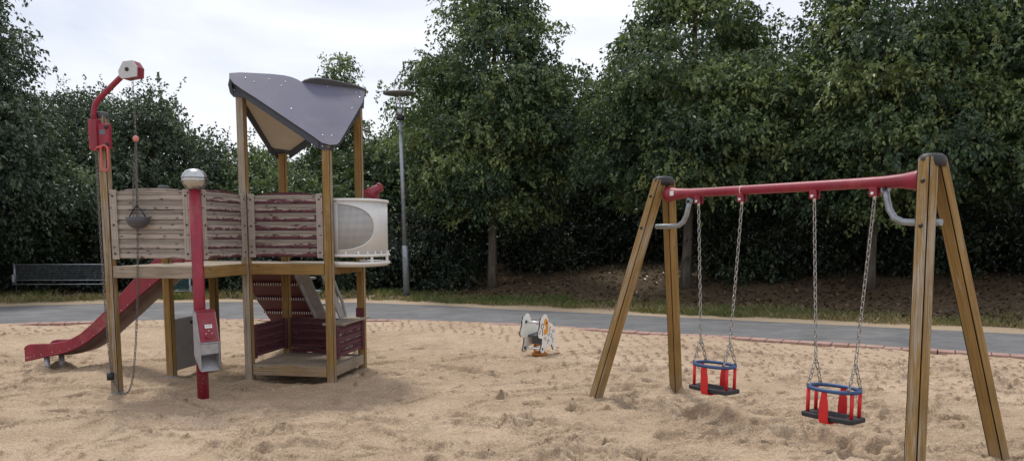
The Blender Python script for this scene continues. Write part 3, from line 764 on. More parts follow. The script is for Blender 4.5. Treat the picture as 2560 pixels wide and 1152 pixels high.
# red steel post with dome and sand box
rp = (.012, -a - .035)
m = MB(); m.tube([(*rp, -.05), (*rp, 2.1)], .056, 24); o = m.build('steel_post', M_red, T)
m = MB()
m.lathe([(.05, 2.07), (.085, 2.085), (.112, 2.13), (.119, 2.17), (.117, 2.195)], c=(*rp, 0), n=32)
m.build('dome_base', M_steel, o)
m = MB(); m.lathe([(.121, 2.188), (.124, 2.196), (.119, 2.204), (.105, 2.235), (.075, 2.262), (.035, 2.277), (0, 2.28)], c=(*rp, 0), n=32); m.build('dome', M_steel, o)
# sand box: side cheeks, red lid, grey front, hollow chute
sx, sy = .0, -a - .035
Mb = Matrix.Translation((rp[0] + .064, rp[1] - .048, 0)) @ Matrix.Rotation(.92, 4, 'Z')
def L3(*p): return Mb @ Vector(p)
box = MB()
side = [(-.005, .90), (-.06, .88), (-.135, .59), (-.135, .345), (-.115, .31), (0.02, .46), (0.02, .90)]
for sg in (-1, 1): box.plate([L3(sg * .095 - .003, y, z) for y, z in side], (Mb.to_3x3() @ Vector((.006, 0, 0))))
box.plate([L3(-.09, 0.014, .40), L3(.09, 0.014, .40), L3(.09, 0.014, .90), L3(-.09, 0.014, .90)], Mb.to_3x3() @ Vector((0, .005, 0)))
box.plate([L3(-.09, -.125, .31), L3(.09, -.125, .31), L3(.09, .01, .44), L3(-.09, .01, .44)], Mb.to_3x3() @ Vector((0, 0, -.005)))
bo = box.build('sand_box', M_box, T)
m = MB(); m.plate([L3(-.089, -.062, .885), L3(.089, -.062, .885), L3(.089, -.134, .60), L3(-.089, -.134, .60)], Mb.to_3x3() @ Vector((0, -.008, -.002)))
m.box(-.09, .09, -.066, .0, .888, .905, 0, Mb)
lip = [L3(.045 * math.cos(t) , -.122 - .030, .652 + .022 * math.sin(t)) for t in np.linspace(PI, 2 * PI, 10)]
m.plate(lip, Mb.to_3x3() @ Vector((0, .012, 0)))
lid = m.build('box_lid', M_red, bo)
for x, z in ((0, .705), (-.03, .675), (.03, .675)):
    m = MB(); m.lathe([(.0075, 0), (.006, .004), (0, .005)], c=L3(x, -.118 - (.705 - z) * .25, z), n=8, M=Mb.to_3x3().to_4x4() @ Matrix.Rotation(PI / 2, 4, 'X')); m.build('lid_screw', M_bolt, bo)
m = MB(); m.plate([L3(-.036, -.1095, .765), L3(.036, -.1095, .765), L3(.036, -.1185, .73), L3(-.036, -.1185, .73)], Mb.to_3x3() @ Vector((0, -.002, 0)))
for zz in (.757, .748):
    y = -.1125 - (.765 - zz) * .26
    for q in range(7):
        x = -.027 + q * .008; m.plate([L3(x, y, zz), L3(x + .005, y, zz), L3(x + .005, y, zz - .004), L3(x, y, zz - .004)], Mb.to_3x3() @ Vector((0, -.0012, 0)), 1)
m.build('lid_label', [M_paper, M_ink], bo)
m = MB(); m.plate([L3(-.089, -.128, .575), L3(.089, -.128, .575), L3(.089, -.128, .475), L3(-.089, -.128, .475)], Mb.to_3x3() @ Vector((0, .005, 0)))
m.plate([L3(-.089, -.128, .597), L3(.089, -.128, .597), L3(.089, -.134, .58), L3(-.089, -.134, .58)], Mb.to_3x3() @ Vector((0, .006, 0)))
m.build('box_front', M_box, bo)

# roof: two folded wings crossing at the ridge
def wing(s):
    """s=+1 wing over the near right post, -1 over the far left post; (u along the ridge, t outward)"""
    g = [(-.08, 0), (.01, -.018), (.12, -.027), (.26, -.037), (.36, -.038), (.42, -.030), (.462, -.014), (.487, .004), (.6, .003), (.75, .003), (.9, .003), (1.01, .006), (1.025, .03), (1.005, .065), (.95, .14), (.87, .22), (.78, .31), (.70, .39), (.64, .45), (.585, .505), (.55, .528), (.49, .535), (.435, .522), (.38, .47), (.19, .31), (.055, .195), (-.03, .13), (-.075, .085), (-.092, .04)]
    k = .70 / (a / 2)
    def f(u, t, dz=0):
        if s < 0: u = a - u
        return Vector((u + s * t, u - s * t, 3.365 - k * t + dz))
    m = MB(); nrm = Vector((s * k / 2, -s * k / 2, 1)).normalized()
    m.plate([f(u, t) for u, t in g], -nrm * .016, 0, 2, 1)
    w = m.build('roof_wing', [M_roof, M_roofd, M_roofu], T)
    m = MB(); m.plate([f(u, t) - nrm * .0175 for u, t in ((.0, .03), (.97, .03), (.94, .12), (.58, .47), (.42, .48), (-.02, .10))], -nrm * .006); m.build('roof_lining', M_tan, w)
    scr = [(.03, .03), (.09, .055), (.22, .015), (.30, .06), (.35, .022), (.94, .05), (.95, .09), (.985, .04), (.30, .26), (.83, .20), (.47, .46), (.54, .46), (.70, .02)]
    ax = nrm.to_track_quat('Z', 'Y').to_matrix().to_4x4()
    for u, t in scr:
        b = MB(); b.lathe([(.0075, -.002), (.0075, .003), (.004, .006), (0, .0065)], c=f(u, t), n=10, M=ax); b.build('roof_screw', M_bolt, w)
    # edge boards below both eaves
    e = MB()
    def edge(p, q, hgt):
        (u0, t0), (u1, t1) = p, q; A, B = f(u0, t0, -.02), f(u1, t1, -.02)
        dv = (B - A); inn = Vector((0, 0, 1)).cross(dv).normalized() * .018
        mid = A.lerp(B, .5); cen = f(.486, .2)
        if (cen - mid).dot(inn) < 0: inn = -inn
        e.plate([A, B, B - Vector((0, 0, hgt)), A - Vector((0, 0, hgt))], inn)
    edge((-.03, .10), (.42, .49), .085); edge((.92, .155), (.58, .475), .085)
    e.build('eave_board', M_roofd, w)
    return f
f1 = wing(1); f2 = wing(-1)
# gusset plates over the four posts
m = MB()
def gus(pts, off):
    m = MB(); m.plate(pts, off); m.build('roof_bracket', M_roofd, T)
gus([(-.09, -.056, 3.33), (-.115, -.056, 3.25), (-.095, -.056, 3.16), (-.055, -.056, 3.115), (.06, -.056, 3.115), (.17, -.056, 3.12), (.17, -.056, 3.165), (.0, -.056, 3.315)], (0, .006, 0))
gus([(-.056, -.085, 3.33), (-.056, -.10, 3.24), (-.056, -.05, 3.13), (-.056, .06, 3.12), (-.056, .16, 3.12), (-.056, .16, 3.16), (-.056, .0, 3.32)], (.006, 0, 0))
gus([(a - .11, -.058, 2.655), (a - .07, -.058, 2.57), (a - .03, -.058, 2.54), (a + .05, -.058, 2.545), (a + .05, -.058, 2.56), (a - .14, -.058, 2.69)], (0, .006, 0))
gus([(a + .058, -.05, 2.555), (a + .058, -.03, 2.54), (a + .058, .05, 2.545), (a + .058, .12, 2.66)], (-.006, 0, 0))
gus([(-.058, a + .05, 2.555), (-.058, a + .03, 2.54), (-.058, a - .05, 2.55), (-.058, a - .14, 2.68)], (.006, 0, 0))
gus([(a + .058, a + .08, 3.32), (a + .058, a + .05, 3.13), (a + .058, a - .06, 3.12), (a + .058, a - .14, 3.17), (a + .058, a, 3.32)], (-.006, 0, 0))
for x, y, z in ((-.04, -.0625, 3.19), (a - .02, -.0645, 2.58)):
    b = MB(); b.lathe([(.009, 0), (.007, .005), (0, .006)], c=(x, y, z), n=8, M=Matrix.Rotation(PI / 2, 4, 'X')); b.build('bracket_bolt', M_bolt, T)

# white balcony with perforated screen
def balcony():
    t = NT('perforated_panel')
    uv = t.n('ShaderNodeUVMap'); X, Y, _ = t.sep(uv.outputs[0])
    fx = t.math('ABSOLUTE', t.math('SUBTRACT', t.math('FRACT', t.math('MULTIPLY', X, 1 / .0125)), .5))
    fy = t.math('ABSOLUTE', t.math('SUBTRACT', t.math('FRACT', t.math('MULTIPLY', Y, 1 / .0125)), .5))
    hole = t.math('MULTIPLY', t.math('LESS_THAN', fx, .35), t.math('LESS_THAN', fy, .35))
    ex = t.math('POWER', t.math('DIVIDE', t.math('SUBTRACT', X, .085), .43), 2)
    ey = t.math('POWER', t.math('DIVIDE', t.math('SUBTRACT', Y, .298), .255), 2)
    ins = t.math('MULTIPLY', t.math('LESS_THAN', t.math('ADD', ex, ey), 1), t.math('GREATER_THAN', X, .085))
    msk = t.math('MULTIPLY', hole, ins)
    nz = t.noise(5, t.co(), 6, .7)
    t.fin(t.ramp(nz, [(.3, (.60, .595, .58)), (.7, (.67, .665, .655))]), .5)
    tr = t.n('ShaderNodeBsdfDiffuse'); tr.inputs[0].default_value = (.05, .05, .05, 1); mx = t.n('ShaderNodeMixShader')
    t.l(msk, mx.inputs[0]); t.l(t.b.outputs[0], mx.inputs[1]); t.l(tr.outputs[0], mx.inputs[2]); t.l(mx.outputs[0], t.out.inputs[0])
    # plan: curve bulging from the near right post to the far right post
    n = 40; pl = []
    for i in range(n + 1):
        g = PI * i / n
        x = a + .46 * abs(math.sin(g)) ** .55; y = a / 2 - (a / 2 - .05) * math.copysign(abs(math.cos(g)) ** .8, math.cos(g))
        pl.append(Vector((x, y, 0)))
    s = [0]
    for p, q in zip(pl, pl[1:]): s.append(s[-1] + (q - p).length)
    z0, z1 = 1.425, 2.012
    me = bpy.data.meshes.new('balcony'); vs = []; fs = []
    for p in pl: vs += [(p.x, p.y, z0), (p.x, p.y, z1)]
    for i in range(n): fs.append((2 * i, 2 * i + 2, 2 * i + 3, 2 * i + 1))
    me.from_pydata(vs, [], fs); u = me.uv_layers.new(name='UVMap')
    for i in range(n):
        for j, (k, z) in enumerate(((i, 0), (i + 1, 0), (i + 1, z1 - z0), (i, z1 - z0))): u.data[i * 4 + j].uv = (s[k], z)
    me.materials.append(t.mat)
    for p in me.polygons: p.use_smooth = True
    o = bpy.data.objects.new('balcony', me); C.objects.link(o); o.parent = T
    sd = o.modifiers.new('thick', 'SOLIDIFY'); sd.thickness = .008; sd.offset = -1
    m = MB(); m.tube([p + Vector((.004, 0, z1 + .008)) for p in pl], .0165, 10); m.build('balcony_rail', M_white, o)
    m = MB(); m.tube([p + Vector((.01, 0, z0 - .012)) for p in pl], .0165, 10)
    for i in range(2, n - 1, 4): m.tube([pl[i] + Vector((.004, 0, z0 - .01)), pl[i] + Vector((.002, 0, z0 + .035))], .012, 6)
    m.build('balcony_rail', M_white, o)
    m = MB(); m.tube([p + Vector((.01, 0, 1.325)) for p in pl], .018, 10); m.build('balcony_rail', M_white, o)
    for i in (12, 22, 30):
        m = MB(); m.box(-.02, .02, -.004, .004, 1.33, 1.42, 0, Matrix.Translation((pl[i].x + .006, pl[i].y, 0)) @ Matrix.Rotation(1.2, 4, 'Z')); m.build('rail_bracket', M_white, o)
    fl = MB(); fl.plate([Vector((p.x, p.y, 1.31)) for p in pl], (0, 0, -.02)); fl.build('balcony_floor', M_tan, o)
    # rim round the screen
    def atlen(d):
        d = max(0, min(s[-1], d))
        for i in range(n):
            if d <= s[i + 1]: return pl[i].lerp(pl[i + 1], (d - s[i]) / (s[i + 1] - s[i]))
        return pl[-1]
    rim = []
    for g in np.linspace(-PI / 2, PI / 2, 28):
        q = atlen(.085 + .43 * math.cos(g)); rim.append(Vector((q.x + .003, q.y - .003, z0 + .298 + .255 * math.sin(g))))
    m = MB(); m.tube(rim, .0065, 6); m.build('screen_rim', M_white, o)
    # spyglass on the rail
    c = Vector((a + .315, .60, 2.035)); mm = MB()
    mm.box(-.02, .05, -.03, .03, -.02, .085, 0, Matrix.Translation(c))
    ax = Vector((.46, .60, .42)).normalized(); cc = c + Vector((0, 0, .108))
    ro = ax.to_track_quat('Z', 'Y').to_matrix().to_4x4()
    mm.lathe([(.045, -.12), (.060, -.11), (.064, -.04), (.054, -.03), (.054, .03), (.047, .04), (.047, .07), (.054, .075), (.054, .10), (.036, .10), (.034, .085), (0, .085)], c=cc, n=18, M=ro)
    for sg in (-1, 1): mm.tube([cc + ro.to_3x3() @ Vector((sg * .058, 0, -.12)), cc + ro.to_3x3() @ Vector((sg * .054, 0, .06))], .008, 6)
    mm.build('spyglass', M_redpl, T)
balcony()

# slide
def slide():
    st = [(-.93, 1.50, 1.30), (-1.06, 1.47, 1.255), (-1.24, 1.385, 1.12), (-1.40, 1.245, 1.0), (-1.555, 1.116, .885), (-1.70, .98, .76), (-1.79, .885, .69), (-1.96, .733, .555), (-2.07, .64, .465), (-2.175, .546, .39), (-2.33, .431, .292), (-2.43, .38, .248), (-2.52, .343, .213), (-2.64, .318, .185), (-2.75, .303, .166), (-2.9, .295, .13), (-3.0, .29, .106), (-3.05, .281, .096), (-3.085, .262, .088), (-3.10, .235, .086)]
    y0, y1 = .27, .70
    ch = MB(); vs = []; ny = 10
    for x, zt, zb in st:
        dep = .085 if x > -2.2 else .085 * max(0, (x + 2.9) / .7)
        for j in range(ny + 1):
            t = j / ny; vs.append((x - .0 * t, y0 + .012 + (y1 - y0 - .024) * t, zb + .03 - dep * (1 - (2 * t - 1) ** 4) - .012))
    k = ny + 1
    fs = [(i * k + j, i * k + j + 1, (i + 1) * k + j + 1, (i + 1) * k + j) for i in range(len(st) - 1) for j in range(ny)]
    ch.add(vs, fs, 0, True)
    o = ch.build('slide', M_belly, T); sd = o.modifiers.new('thick', 'SOLIDIFY'); sd.thickness = .012
    for y in (y0, y1):
        w = MB(); q = []
        n = len(st); v = []
        for x, zt, zb in st: v += [(x, y - .014, zb), (x, y - .014, zt), (x, y + .014, zt), (x, y + .014, zb)]
        f = []
        for i in range(n - 1):
            for j in range(4): f.append((4 * i + j, 4 * i + (j + 1) % 4, 4 * i + 4 + (j + 1) % 4, 4 * i + 4 + j))
        f += [(3, 2, 1, 0), (4 * n - 4, 4 * n - 3, 4 * n - 2, 4 * n - 1)]
        w.add(v, f)
        w.tube([(x, y, zt) for x, zt, zb in st], .016, 8); w.tube([(x, y - .008, zb + .012) for x, zt, zb in st], .013, 8)
        for x, zt, zb in st[1:]: w.lathe([(.006, 0), (.005, .003), (0, .004)], c=(x + .03, y - .015, zb + .05), n=6, mi=1, M=Matrix.Rotation(PI / 2, 4, 'X'))
        w.build('slide_side', [M_redpl, M_bolt], o)
    for y in (.36, .61):
        l = MB(); l.tube([(-2.80, y - .1, -.05), (-2.86, y - .03, .16)], .034, 10); l.build('slide_leg', M_box, o)
slide()

# grey play board below the deck
m = MB(); m.box(-a - .008, -a + .008, .055, a - .055, .07, .668)
pb = m.build('play_board', plain('ribbed_grey_board', (.30, .29, .28), .6, .1, .1, 30), T)
m = MB()
for k in range(58): m.box(-a + .008, -a + .011, .06, a - .06, .08 + k * .01, .084 + k * .01)
m.build('board_rib', M_box, pb)
m = MB(); m.plate([(-a + .0135, .445 + .05 * math.cos(g), .60 + .022 * math.sin(g)) for g in np.linspace(0, 2 * PI, 17)[:-1]], (-.002, 0, 0)); m.build('slot', M_dark, pb)
m = MB(); m.box(-a + .0112, -a + .014, .46, .60, .40, .59); m.build('yellow_plate', M_yellow, pb)
m = MB(); m.plate([(-a + .03, .44, .36), (-a + .03, .58, .43), (-a + .03, .66, .30), (-a + .03, .47, .28)], (-.016, 0, 0)); m.build('red_flap', M_darkred, pb)

# overlapping red climbing ramp at the back
def ramp():
    o = None; sl = .85
    for k in range(6):
        z1 = 1.22 - k * .205; z0 = z1 - .215
        y1 = a + .06 + (1.22 - z1) / sl; y0 = a + .06 + (1.22 - z0) / sl
        m = MB(); x0, x1 = -.69, .10
        m.plate([(x0, y1 - .012, z1), (x1, y1 - .012, z1), (x1, y0 + .012, z0), (x0, y0 + .012, z0)], (0, .02, .018))
        if k: m.tube([(x0, y1 - .018, z1 - .003), (x1, y1 - .018, z1 - .003)], .011, 6)
        part = m.build('climbing_ramp' if o is None else 'ramp_board', M_darkred, T if o is None else o)
        if o is None: o = part
        if k:
            m = MB(); m.box(x0 + .02, x0 + .785, y1 - .029, y1 - .026, z1 - .01, z1 + .004, 1)
            for i in range(24):
                x = x0 + .03 + i * .0322; m.box(x, x + .007, y1 - .036, y1 - .029, z1 - .022, z1 + .014)
            m.build('grip_strip', [M_paper, M_darkred], o)
    return o
ramp()
# grey steel stair next to it
def stair():
    def pt(x, t, dz=0): return Vector((x, a + .05 + t, 1.20 - 1.02 * t + dz))
    m = MB()
    for x in (.09, .44):
        m.plate([pt(x, 0, .10), pt(x, 1.12, .10), pt(x, 1.12, -.08), pt(x, 0, -.08)], (.02, 0, 0))
    m.plate([pt(.13, 0, -.05), pt(.27, 0, -.05), pt(.27, 1.1, -.05), pt(.13, 1.1, -.05)], (0, .01, .012))
    o = m.build('stair', M_box, T)
    for k in range(6):
        s = MB(); c = pt(.11, .1 + k * .175); s.box(.13, .30, c.y - .03, c.y + .07, c.z - .01, c.z + .015); s.build('tread', M_box, o)
    for x in (.46,):
        s = MB(); s.tube([pt(x, 0.02, .22), pt(x, .3, .22), pt(x, .62, .20), pt(x, .72, .12), pt(x, .74, -.25)], .02, 8); s.build('handrail', M_galv, o)
    
stair()

# crane on the left post
def crane():
    ax, ay = -a, -a
    m = MB()
    m.box(-1.047, -.838, ay - .105, ay - .052, 2.475, 2.722)
    m.box(-1.047, -.955, ay - .125, ay - .03, 2.465, 2.762)
    o = m.build('crane', M_red, T, bevel=.01)
    m = MB()
    m.tube([(-1.008, ay - .08, 2.74), (-1.006, ay - .08, 2.82), (-.998, ay - .08, 2.87), (-.978, ay - .08, 2.915), (-.945, ay - .08, 2.955), (-.66, ay - .09, 3.175), (-.58, ay - .10, 3.22)], .0265, 12)
    m.lathe([(.036, 2.765), (.036, 2.773)], c=(-1.008, ay - .08, 0), n=14)
    m.build('crane_arm', M_red, o)
    # pulley head: grey six sided cheek with a red box behind it
    hx = [(-.661, 3.204), (-.607, 3.288), (-.505, 3.296), (-.461, 3.235), (-.470, 3.146), (-.625, 3.128), (-.656, 3.15)]
    m = MB(); m.plate([(x, ay - .16, z) for x, z in hx], (0, .012, 0)); ck = m.build('pulley_cheek', plain('cool_grey_board', (.50, .51, .53), .5, 0, .05, 8), o)
    m = MB(); m.lathe([(.019, 0), (.019, .008), (.01, .012)], c=(-.567, ay - .16, 3.214), n=10, M=Matrix.Rotation(PI / 2, 4, 'X')); m.build('axle_bolt', M_dark, ck)
    m = MB(); m.plate([(x * .98 - .013, ay - .147, z) for x, z in hx], (0, .11, 0)); m.build('pulley_box', M_red, o)
    # rubber loop handle
    m = MB(); lp = []
    cx, cz = -.888, 2.385
    for g in np.linspace(0, 2 * PI, 22)[:-1]: lp.append((cx + .038 * math.cos(g), ay - .115, cz + (.088 if math.sin(g) > 0 else -.088) + .035 * math.sin(g)))
    m.tube(lp, .011, 8, closed=True); m.tube([(-1.0, ay - .11, 2.462), (-.96, ay - .115, 2.488), (-.905, ay - .115, 2.502)], .013, 8); m.build('loop_handle', plain('pale_red_rubber', (.50, .10, .09), .5), o)
    for x, z in ((-.860, 2.685), (-.858, 2.515)):
        m = MB(); m.lathe([(.022, 0), (.02, .012), (.009, .018)], c=(x, ay - .105, z), n=8, M=Matrix.Rotation(PI / 2, 4, 'X')); m.build('bracket_bolt', M_dark, o)
    m = MB(); m.box(-.935, -.875, ay - .108, ay - .1055, 2.615, 2.66); m.build('maker_plate', plain('grey_label', (.10, .13, .15), .4), o)
    # running chain: down from the head, back up into the bracket
    y = ay - .07
    m = MB()
    lo = [(-.575, y, 3.14), (-.573, y, 2.90), (-.571, y, 2.60)]
    chain(m, lo, .038, .003, 0, .009)
    m.build('chain', M_rust, o)
    m = MB(); m.lathe([(0, -.032), (.022, -.024), (.031, 0), (.022, .024), (0, .032)], c=(-.571, y, 2.57), n=14); m.build('stopper_ball', plain('pink_ball', (.55, .20, .17), .45), o)
    m = MB()
    lp = [(-.571, y, 2.535), (-.585, y, 2.1), (-.61, y, 1.5), (-.645, y, .95), (-.685, y, .55), (-.73, y, .22), (-.775, y, .075), (-.82, y, .02), (-.86, y - .01, .025), (-.90, y, .055), (-.955, y - .015, .16), (-.972, y - .02, .34), (-.99, y - .02, .8), (-1.0, y - .02, 1.5), (-1.0, y - .02, 2.1), (-.995, y - .02, 2.48)]
    chain(m, lp, .036, .0038, 0, .009); m.build('chain', M_rust, o)
    m = MB(); m.lathe([(.018, -.035), (.036, -.035), (.036, .035), (.018, .035)], c=(-.965, y - .035, .205), n=14); m.build('chain_weight', M_dark, o)
    return y
cy = crane()
# bucket hangs from the crane chain: a thing of its own, still turned with the tower
def local(x, y, z): return (TO[0] + x * TE[0] + y * TN[0], TO[1] + x * TE[1] + y * TN[1], z)
B0 = thing('bucket', 'dark grey half round bucket hanging on a chain before the bare boards', 'bucket', local(-.575, cy - .03, 1.78), TH)
m = MB(); prof = [(0.01, -.085), (.05, -.078), (.085, -.05), (.103, -.01), (.112, .03), (.104, .03), (.095, -.008), (.075, -.045), (.04, -.068), (0, -.072)]
m.lathe(prof, n=28); m.build('bowl', plain('slate_rubber', (.075, .075, .085), .6, 0, .15, 18, bump=.2), B0)
m = MB(); m.tube([(-.09, 0, .03), (-.05, 0, .09), (-.012, 0, .135), (.012, 0, .135), (.05, 0, .09), (.088, 0, .03)], .006, 6); m.lathe([(.012, .12), (.017, .135), (.012, .15)], n=10); m.build('handle', M_dark, B0)
m = MB(); chain(m, [(0, 0, .145), (0, .01, .45), (.003, .03, .755)], .038, .003, 0, .009); chain(m, [(-.06, .02, .02), (-.04, .025, .40), (.0, .03, .75)], .038, .003, 0, .009); m.build('chain', M_rust, B0)

# ------------------------------------------------------------------ swing frame and swings
SL = Vector((1.468, 7.884, 0)); SR = Vector((2.905, 5.648, 0)); SU = (SR - SL).normalized(); SW = Vector((-SU.y, SU.x, 0)); SZ = 2.169
F0 = thing('swing_frame', 'red swing beam on four slanted weathered wooden legs', 'swing frame', (SL + SR) / 2, 0)
MF = Matrix.Translation(-(SL + SR) / 2)
def fl(p): return MF @ Vector(p)
phi = math.atan2(SU.y, SU.x)
sp, sw = .328, .555
def leg(end, sg, sd, mats):
    foot = (SL if end == 0 else SR) + SU * (sp * (1 if end else -1)) + SW * sg * sw
    top = (SL if end == 0 else SR) + SW * sg * .055 + SU * (0 if end else 0) + Vector((0, 0, SZ))
    foot = foot + (foot - top) * .03
    o = post(F0, fl(foot), fl(top), .105, mats, 'leg', rz=phi + PI / 2 + sd)
    return o
leg(0, -1, 0, (wood(.58), wood(.46))); leg(0, 1, 0, (wood(.76), wood(.84))); leg(1, -1, 0, (wood(.52), wood(.30))); leg(1, 1, 0, (wood(.72), wood(.38)))
for E0 in (SL, SR):
    m = MB(); c = fl(E0 + Vector((0, 0, SZ)))
    m.lathe([(.108, -.045), (.114, -.01), (.108, .02), (.075, .04), (0, .045)], n=20, M=Matrix.Scale(.72, 4, SU), c=c); m.build('leg_cap', M_black, F0)
# beam with flared ends
bz = 2.035
m = MB(); Lb = (SR - SL).length
q = []; rr = []
for t, r_ in ((.07, .075), (.10, .068), (.2, .052), (.35, .043), (.6, .040), (Lb / 2, .040), (Lb - .6, .040), (Lb - .35, .043), (Lb - .2, .053), (Lb - .1, .070), (Lb - .055, .078)):
    q.append(fl(SL + SU * t + Vector((0, 0, bz)))); rr.append(r_)
m.tube(q, rr, 20); bm = m.build('beam', M_red, F0)
m = MB()
for d in (.98,): m.tube([fl(SL + SU * (d - .003) + Vector((0, 0, bz))), fl(SL + SU * (d + .003) + Vector((0, 0, bz)))], .0415, 20)
m.build('beam_band', M_paper, bm)
m = MB(); c = fl(SL + SU * .17 - SW * .058 + Vector((0, 0, bz + .005))); Mx = Matrix.Translation(c) @ Matrix.Rotation(phi, 4, 'Z'); m.box(-.022, .022, -.004, .004, -.022, .022, 0, Mx); m.build('beam_label', M_paper, bm)
hang = [(.466, .978), (1.715, 2.235)]
for pr_ in hang:
    for d in pr_:
        m = MB(); Mx = Matrix.Translation(fl(SL + SU * d + Vector((0, 0, bz)))) @ Matrix.Rotation(phi, 4, 'Z')
        for sg in (-1, 1): m.box(-.03, .03, sg * .024 - .005, sg * .024 + .005, -.10, -.02, 0, Mx)
        hb = m.build('hanger', M_red, bm)
        m = MB(); m.tube([Mx @ Vector((-.0, -.038, -.078)), Mx @ Vector((0, .038, -.078))], .011, 10); m.tube([Mx @ Vector((0, 0, -.07)), Mx @ Vector((0, 0, -.125))], .013, 8); m.build('swivel', M_bolt, hb)
# curved steel braces
for E0, sg in ((SL, 1), (SR, -1)):
    pts = [(.345, -.085), (.335, -.13), (.315, -.20), (.275, -.265), (.215, -.298), (.10, -.305), (.0, -.305), (-.09, -.305)]
    if sg < 0: pts = [(.335, -.06), (.325, -.12), (.30, -.20), (.255, -.262), (.19, -.29), (.09, -.296), (.0, -.296), (-.09, -.296)]
    m = MB(); q = [fl(E0 + SU * sg * u - SW * .0 + Vector((0, 0, bz + w))) for u, w in pts]
    m.tube(q, .024, 10)
    c = fl(E0 + SU * sg * pts[0][0] + Vector((0, 0, bz + pts[0][1] + .01)))
    m.lathe([(.036, -.01), (.038, .0), (.036, .01)], c=c, n=14, M=Matrix.Rotation(phi, 4, 'Z') @ Matrix.Rotation(PI / 2, 4, 'X'))
    o = m.build('brace', M_galv, F0)
    m = MB(); m.lathe([(.012, .0), (.012, .03)], c=c, n=8, M=Matrix.Rotation(phi, 4, 'Z') @ Matrix.Rotation(PI / 2, 4, 'X')); m.build('brace_bolt', M_dark, o)
# bolts in the near legs
for E0, end in ((SL, 0), (SR, 1)):
    for tt in (.075, .215):
        foot = E0 + SU * (sp * (1 if end else -1)) - SW * sw; top = E0 - SW * .055 + Vector((0, 0, SZ)); p_ = top.lerp(foot, tt) - SW * .052 + Vector((0, 0, .012))
        m = MB(); m.lathe([(.016, 0), (.014, .008), (.006, .012)], c=fl(p_), n=10, M=Matrix.Rotation(phi, 4, 'Z') @ Matrix.Rotation(PI / 2, 4, 'X')); m.build('leg_bolt', M_dark, F0)

def swing(pair, label, zr, rz, wid, group):
    mid = (pair[0] + pair[1]) / 2; base = SL + SU * mid
    o = thing('baby_swing', label, 'swing', (base.x, base.y, 0), phi + rz, group)
    m = MB(); ra, rb = wid / 2, .135
    ring = []
    for g in np.linspace(0, 2 * PI, 41)[:-1]:
        ring.append((ra * math.copysign(abs(math.cos(g)) ** .9, math.cos(g)), rb * math.copysign(abs(math.sin(g)) ** .9, math.sin(g)), zr))
    m.tube(ring, .0155, 10, closed=True); m.build('guard_ring', M_blue, o)
    zs = zr - .205
    hw, hd = wid / 2 + .022, .105
    m = MB(); pl = [(-hw, -hd + .02), (-hw + .02, -hd), (-.06, -hd - .012), (.06, -hd - .012), (hw - .02, -hd), (hw, -hd + .02), (hw, hd - .02), (hw - .02, hd), (-hw + .02, hd), (-hw, hd - .02)]
    m.plate([(x, y, zs) for x, y in pl], (0, 0, -.036))
    se = m.build('seat', M_black, o, bevel=.006)
    m = MB()
    for k in range(5): m.box(-hw + .09, hw - .09, -.06 + k * .028, -.05 + k * .028, zs - .001, zs + .004)
    m.build('seat_tread', M_black, se)
    for x, y in ((-ra * .93, -.055), (-ra * .93, .055), (ra * .93, -.055), (ra * .93, .055)):
        m = MB(); m.tube([(x, y, zr - .012), (x, y, zs + .001)], [.0155, .0145], 12); m.build('guard_post', M_scarlet, o)
    # broad front and back straps that run under the seat
    for sg in (-1, 1):
        y = sg * (rb - .003); m = MB()
        pr = [(zr - .01, .022, y), (zr - .05, .026, y), (zr - .10, .036, y), (zr - .16, .040, y), (zs - .0, .040, y), (zs - .03, .040, y * .99), (zs - .052, .040, y * .9), (zs - .058, .040, y * .6), (zs - .058, .040, 0)]
        vs = []
        for i, (z, w, yy) in enumerate(pr):
            t = .014; nx, nz = (sg, 0) if i < 5 else ((sg * .7, -.7) if i < 7 else (0, -1))
            for xx in (-w, w):
                vs.append((xx, yy - nx * t / 2, z - nz * t / 2)); 
            for xx in (w, -w): vs.append((xx, yy + nx * t / 2, z + nz * t / 2))
        f = []
        for i in range(len(pr) - 1):
            for j in range(4): f.append((4 * i + j, 4 * i + (j + 1) % 4, 4 * i + 4 + (j + 1) % 4, 4 * i + 4 + j))
        f += [(0, 1, 2, 3), tuple(4 * len(pr) - 4 + j for j in range(4))[::-1]]
        m.add(vs, f); st = m.build('strap', M_scarlet, o, bevel=.005)
    ic = Matrix.Rotation(-(phi + rz), 3, 'Z')
    for sg in (-1, 1):
        d = pair[0] if sg < 0 else pair[1]
        top = ic @ (SL + SU * d - base) + Vector((0, 0, bz - .115))
        low = Vector((sg * (ra - .035), 0, zr + .17)).lerp(top, .04)
        m = MB(); chain(m, [low, top], .043, .0042, 0, .0125)
        for y in (-.07, .07): chain(m, [Vector((sg * (ra - .03), y * 1.15, zr + .022)), low], .043, .0042, 0, .0125)
        m.build('chain', M_chain, o)
        for y in (-.08, .08):
            m = MB(); m.tube([Vector((sg * (ra - .03) + .016 * math.cos(g), y, zr + .014 + .016 * math.sin(g))) for g in np.linspace(0, 2 * PI, 11)[:-1]], .005, 6, closed=True); m.build('shackle', M_chain, o)
swing(hang[0], 'farther baby swing with blue guard ring, hanging near the left leg pair', .468, .05, .405, 'baby swings on the red beam')
swing(hang[1], 'nearer baby swing with blue guard ring, hanging near the right leg pair', .452, .06, .405, 'baby swings on the red beam')

